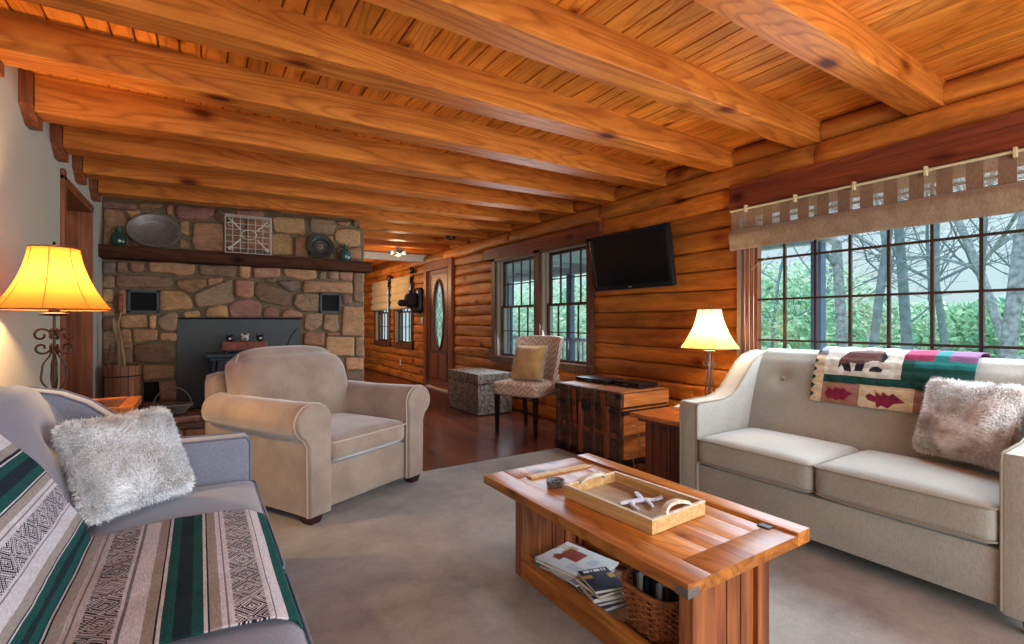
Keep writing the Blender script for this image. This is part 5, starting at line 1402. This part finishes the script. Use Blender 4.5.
# ceiling fixtures
cl = thing('ceiling_light', 'small branched metal ceiling light near the white header', 'lamp', (2.60, 7.35, 2.18))
mb = MB(); mb.lathe([(0, .09), (.06, .09), (.06, .07), (.02, .05), (.02, 0), (.05, -.01), (0, -.03)], 20, cap=False); mb.obj('canopy', 'grey_iron', cl, smooth=50)
for k in range(3):
    a = 2*PI*k/3+.3; mb = MB(); mb.tube([(0, 0, .01), (.06*cos(a), .06*sin(a), -.02), (.12*cos(a), .12*sin(a), .01)], .008, 6); ar = mb.obj('arm', 'grey_iron', cl, smooth=60)
    mb = MB(); mb.lathe([(.015, .0), (.05, .02), (.055, .06), (.05, .06), (.012, .01)], 16, (.12*cos(a), .12*sin(a), .0), cap=False); mb.obj('glass_cup', 'grey_metal', ar, smooth=60)
mb = MB(); mb.lathe([(0, 0), (.065, 0), (.07, .012), (.07, .035), (0, .035)], 28); mb.lathe([(0, -.006), (.03, -.004), (.03, .0)], 16, cap=False)
tag(mb.obj('smoke_detector', 'leg_black', None, (2.86, BY0+BS*8+.08, 2.254), smooth=40), 'dark round detector under a ceiling beam before the entry door', 'detector')

# ------------------------------------------------------------------ outdoors
def mk_grass():
    m, nt, b = newmat('lawn_green')
    n = N(nt, 'ShaderNodeTexNoise'); n.inputs['Scale'].default_value = .6; n.inputs['Detail'].default_value = 8; n.inputs['Roughness'].default_value = .75
    nt.links.new(coords(nt, (1, 1, 1)), n.inputs['Vector'])
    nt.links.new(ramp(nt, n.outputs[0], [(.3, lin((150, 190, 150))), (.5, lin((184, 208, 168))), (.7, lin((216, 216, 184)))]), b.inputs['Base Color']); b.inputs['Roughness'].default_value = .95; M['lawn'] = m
mk_grass()
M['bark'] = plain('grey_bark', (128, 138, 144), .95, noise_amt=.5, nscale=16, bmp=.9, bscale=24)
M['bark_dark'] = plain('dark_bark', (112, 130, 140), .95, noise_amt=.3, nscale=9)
M['leaf'] = attrmat('haze_tinted_leaf', weave=3, bmp=0)
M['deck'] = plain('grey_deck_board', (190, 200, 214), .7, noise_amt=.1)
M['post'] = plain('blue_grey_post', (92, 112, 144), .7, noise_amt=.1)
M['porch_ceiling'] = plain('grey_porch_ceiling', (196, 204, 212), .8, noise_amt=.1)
M['hill'] = plain('haze_tinted_hill', (170, 190, 188), .95, noise_amt=.25, nscale=1.2)  # distance haze painted into the hill's base colour
mb = MB()
mb.grid(lambda a, b: (WX+.2+60*a, -40+90*b, -.55-1.2*a+.3*noise.noise(Vector((a*9, b*12, 0)))), 50, 60)
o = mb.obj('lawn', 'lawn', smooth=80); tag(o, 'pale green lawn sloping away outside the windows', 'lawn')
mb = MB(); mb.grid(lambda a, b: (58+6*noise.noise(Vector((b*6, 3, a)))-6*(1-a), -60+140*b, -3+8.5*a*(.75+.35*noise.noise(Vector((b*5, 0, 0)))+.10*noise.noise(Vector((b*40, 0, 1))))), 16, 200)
tag(mb.obj('wooded_hill', 'hill', smooth=80), 'haze-tinted wooded hillside beyond the trees', 'hill')
# porch on the far part of the log wall
pch = thing('covered_porch', 'covered porch with grey posts and railings outside the double window', 'porch', (WX+.2, 2.6, 0))
mb = MB()
for i in range(15): mb.box((.0+i*.15, 0, -.12), (.143+i*.15, 9.6, -.08))
mb.obj('deck_floor', 'deck', pch)
mb = MB()
for i in range(16): mb.box((0, -.05+i*.62, 2.12), (2.3, .04+i*.62, 2.26))
mb.box((-.0, -.1, 2.26), (2.5, 9.7, 2.30)); mb.box((2.1, -.1, 2.0), (2.22, 9.7, 2.26)); mb.obj('porch_ceiling', 'porch_ceiling', pch)
for y_ in (.12, 2.3, 4.4, 6.5, 8.6):
    mb = MB(); mb.box((2.1, y_-.055, -.1), (2.21, y_+.055, 2.02), bev=.005); mb.obj('post', 'post', pch)
mb = MB(); mb.box((2.12, 2.3, .78), (2.2, 9.6, .84)); mb.box((2.13, 2.3, .02), (2.18, 9.6, .08)); y_ = 2.3
while y_ < 9.5: mb.box((2.14, y_, .06), (2.17, y_+.03, .79)); y_ += .115
mb.obj('railing', 'deck', pch)

def tree_mesh(seed, h, r, lean=(0, 0), bare=True, depth=4):
    rr = random.Random(seed); mb = MB()
    def br(p, d, L_, r_, lv):
        n = 6; pts = [p]; rad = [r_]; q = p.copy(); dd = d.copy()
        for i in range(n):
            dd = (dd+Vector((rr.uniform(-1, 1), rr.uniform(-1, 1), rr.uniform(-.6, .8)))*(.10 if lv == 0 else .22)).normalized()
            q = q+dd*L_/n; pts.append(q.copy()); rad.append(r_*(1-.62*(i+1)/n))
        mb.tube(pts, rad, 8 if lv == 0 else 5 if lv < 2 else 4)
        if lv < depth:
            for k in range({0: 9, 1: 5, 2: 4, 3: 3}[lv]):
                f = rr.uniform(.28 if lv == 0 else .2, 1); i = min(n-1, int(f*n)); a = rr.uniform(0, 2*PI)
                side = dd.orthogonal().normalized(); side = Matrix.Rotation(a, 3, dd) @ side
                nd = (dd*rr.uniform(.4, .9)+side).normalized()
                br(pts[i], nd, L_*rr.uniform(.32, .55), rad[i]*.55, lv+1)
    br(Vector((0, 0, 0)), Vector((lean[0], lean[1], 1)).normalized(), h, r, 0)
    return mb
def gz(x): a = (x-WX-.2)/60; return -.55-1.2*a-.25
def at(u, X): x_, y_, _ = ray(u, 322); return X, y_*X/x_
tspec = [(846, 9.5, .20, 9, 'tall pale-barked tree, the left of the close pair seen through the large window', (0, .02)), (866, 10.5, .17, 9, 'tall pale-barked tree, the right of the close pair seen through the large window', (.0, -.02)), (912, 12.0, .21, 10, 'grey tree with high forked branches outside the middle of the large window', (0, 0)),
         (1003, 7.6, .17, 9, 'rough-barked tree nearest the right edge of the large window', (0, .03)), (958, 13, .15, 9, 'slim leaning tree outside the large window behind the others', (0, .22)), (772, 11, .09, 6, 'thin leaning pale trunk at the left side of the large window', (0, .25)),
         (1040, 10.0, .14, 9, 'forked tree just beyond the right edge of the large window', (0, .28)), (890, 17, .13, 10, 'thin distant tree between the close pair and the forked tree', (0, -.05)), (985, 18, .16, 10, 'distant tree seen low through the right of the large window', (0, -.1)), (935, 21, .14, 10, 'distant slim tree in the middle of the wooded view', (0, .06)), (825, 19, .15, 10, 'distant tree behind the porch post outside the large window', (0, .05)), (1015, 24, .16, 11, 'far tree at the right of the wooded view', (0, .0))]
for i, (u, X, r_, h, lab, ln_) in enumerate(tspec):
    x_, y_ = at(u, X)
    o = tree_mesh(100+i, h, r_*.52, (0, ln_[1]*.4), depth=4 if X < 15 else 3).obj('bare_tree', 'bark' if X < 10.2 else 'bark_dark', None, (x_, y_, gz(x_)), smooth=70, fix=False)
    tag(o, lab, 'tree', 'bare trees outside the large window')
def bush(seed, rx, ry, rz, n, size, c0, c1):
    rr = random.Random(seed); mb = MB()
    for _ in range(n):
        while True:
            p = Vector((rr.uniform(-1, 1), rr.uniform(-1, 1), rr.uniform(-1, 1)))
            if .25 < p.length < 1: break
        q = Vector((p.x*rx, p.y*ry, (p.z+1)*rz)); q += Vector((noise.noise(q*.8), noise.noise(q*.8+Vector((3, 3, 3))), 0))*.5
        a = Vector((rr.uniform(-1, 1), rr.uniform(-1, 1), rr.uniform(-1, 1))).normalized(); b = a.orthogonal().normalized(); s = size*rr.uniform(.6, 1.4)
        f = rr.random(); c = tuple(c0[i]+(c1[i]-c0[i])*f for i in range(3))
        mb.add([q-a*s, q+b*s*.5, q+a*s, q-b*s*.5], [(0, 1, 2, 3)], c)
    return mb
gA, gB = lin((104, 176, 140)), lin((190, 226, 180)); gC, gD = lin((140, 196, 164)), lin((222, 234, 204))  # haze painted into the leaf colours, paled toward teal
bspec = [(765, 12, 1.6, 2.6, 'green leafy shrub at the left side of the large window'), (800, 16, 2.2, 3.2, 'tall green shrub behind the porch post'), (835, 22, 2.6, 2.4, 'rounded shrub behind the close pair of trees'), (880, 24, 3, 2.0, 'low shrub past the close pair of trees'), (925, 17, 1.8, 1.1, 'low pale shrub under the middle trees'), (948, 14, 1.2, 1.2, 'bushy green evergreen in the middle of the large window'), (972, 22, 3, 1.6, 'wide shrub behind the rough-barked tree'), (1010, 16, 2.2, 1.0, 'low shrub at the foot of the rightmost tree'), (1045, 20, 3, 2.4, 'shrub at the right edge of the large window'), (905, 34, 5, 3.0, 'distant thicket beneath the hill'), (990, 36, 6, 3.0, 'distant thicket at the right beneath the hill'), (780, 26, 4, 4.5, 'distant dark green grove at the left of the large window'),
         (515, 9, 1.5, 1.9, 'green shrub beyond the porch, left half of the double window'), (560, 8.2, 1.4, 1.8, 'green shrub beyond the porch, right half of the double window'), (585, 11, 2.2, 2.4, 'tall green shrub beyond the porch, right end'), (535, 13, 3, 2.8, 'tall green shrub behind the porch, farther back'), (480, 10, 3, 2.4, 'green shrub beyond the porch past the entry door'), (620, 13, 4, 3.6, 'green grove beyond the porch behind the television wall')]
for i, (u, X, rx, rz, lab) in enumerate(bspec):
    x_, y_ = at(u, X); c0, c1 = (gA, gB) if i % 2 == 0 else (gC, gD)
    o = bush(300+i, rx, rx*1.2, rz*(.62 if i < 12 else .72), int(2200+rx*1500), .035+.0035*X, c0, c1).obj('leafy_shrub', 'leaf', None, (x_, y_, gz(x_)), fix=False)
    tag(o, lab, 'shrub', 'green shrubs outside the windows')

# ------------------------------------------------------------------ light
w = bpy.data.worlds.new('world'); sc.world = w; w.use_nodes = True
nt = w.node_tree; bg = nt.nodes['Background']
tc = nt.nodes.new('ShaderNodeTexCoord'); sp = nt.nodes.new('ShaderNodeSeparateXYZ'); nt.links.new(tc.outputs['Generated'], sp.inputs[0])
c = ramp(nt, sp.outputs[2], [(0, lin((180, 200, 204))), (.5, lin((222, 232, 242))), (.62, lin((204, 222, 240))), (1, lin((176, 206, 240)))])
n = N(nt, 'ShaderNodeTexNoise'); n.inputs['Scale'].default_value = 3; n.inputs['Detail'].default_value = 6; nt.links.new(tc.outputs['Generated'], n.inputs['Vector'])
c = mix(nt, 1, c, ramp(nt, n.outputs[0], [(.3, (.9, .93, .97)), (.7, (1.08, 1.06, 1.04))]), 'MULTIPLY')
nt.links.new(c, bg.inputs[0]); bg.inputs[1].default_value = 1.3

def light(kind, name, loc, energy, colr, rot=None, target=None, **k):
    d = bpy.data.lights.new(name, kind); d.energy = energy; d.color = colr
    for a, v in k.items(): setattr(d, a, v)
    o = bpy.data.objects.new(name, d); col.objects.link(o); o.location = loc
    if target: o.rotation_euler = (Vector(target)-Vector(loc)).to_track_quat('-Z', 'Y').to_euler()
    return o
# overcast daylight outside
light('SUN', 'soft_daylight', (-4, 3, 9), 3.0, (.90, .96, 1.0), target=(4, 4, 0), angle=30*D2R)
light('SUN', 'side_daylight', (14, 1, 7), 2.6, (.86, .94, 1.0), target=(4, 4, 0), angle=50*D2R)
# fill light added behind the camera; that open end has no windows
light('AREA', 'rear_fill', (1.3, -2.3, 1.2), 140, (.72, .86, 1.0), target=(1.3, 3, .9), shape='RECTANGLE', size=3.8, size_y=1.9)
# daylight through the large window and the double window
light('AREA', 'window_daylight', (WX-.20, .9, 1.32), 52, (.66, .83, 1.0), target=(1.0, 1.1, .4), shape='RECTANGLE', size=2.2, size_y=.62)
light('AREA', 'double_window_daylight', (WX-.12, 4.75, 1.35), 40, (.70, .85, 1.0), target=(1.0, 4.7, .6), shape='RECTANGLE', size=1.7, size_y=1.1)
# table lamps standing behind the camera, and the lamp of the far room
light('POINT', 'rear_lamp', (.9, -1.3, 1.2), 22, (1.0, .72, .42), shadow_soft_size=.25)
light('POINT', 'rear_lamp', (2.9, -1.2, 1.3), 22, (1.0, .72, .42), shadow_soft_size=.2)
light('POINT', 'far_room_lamp', (2.3, 9.6, 1.9), 45, (1.0, .70, .40), shadow_soft_size=.12)
light('POINT', 'middle_room_lamp', (2.60, 7.35, 2.12), 13, (1.0, .74, .48), shadow_soft_size=.1)
sc.view_settings.view_transform = 'Standard'; sc.view_settings.look = 'None'; sc.view_settings.gamma = 1; sc.view_settings.use_curve_mapping = False
sc.view_settings.exposure = 0.2
sc.cycles.use_denoising = True
sc.cycles.max_bounces = 8; sc.cycles.diffuse_bounces = 5; sc.cycles.transparent_max_bounces = 12; sc.cycles.sample_clamp_indirect = 6
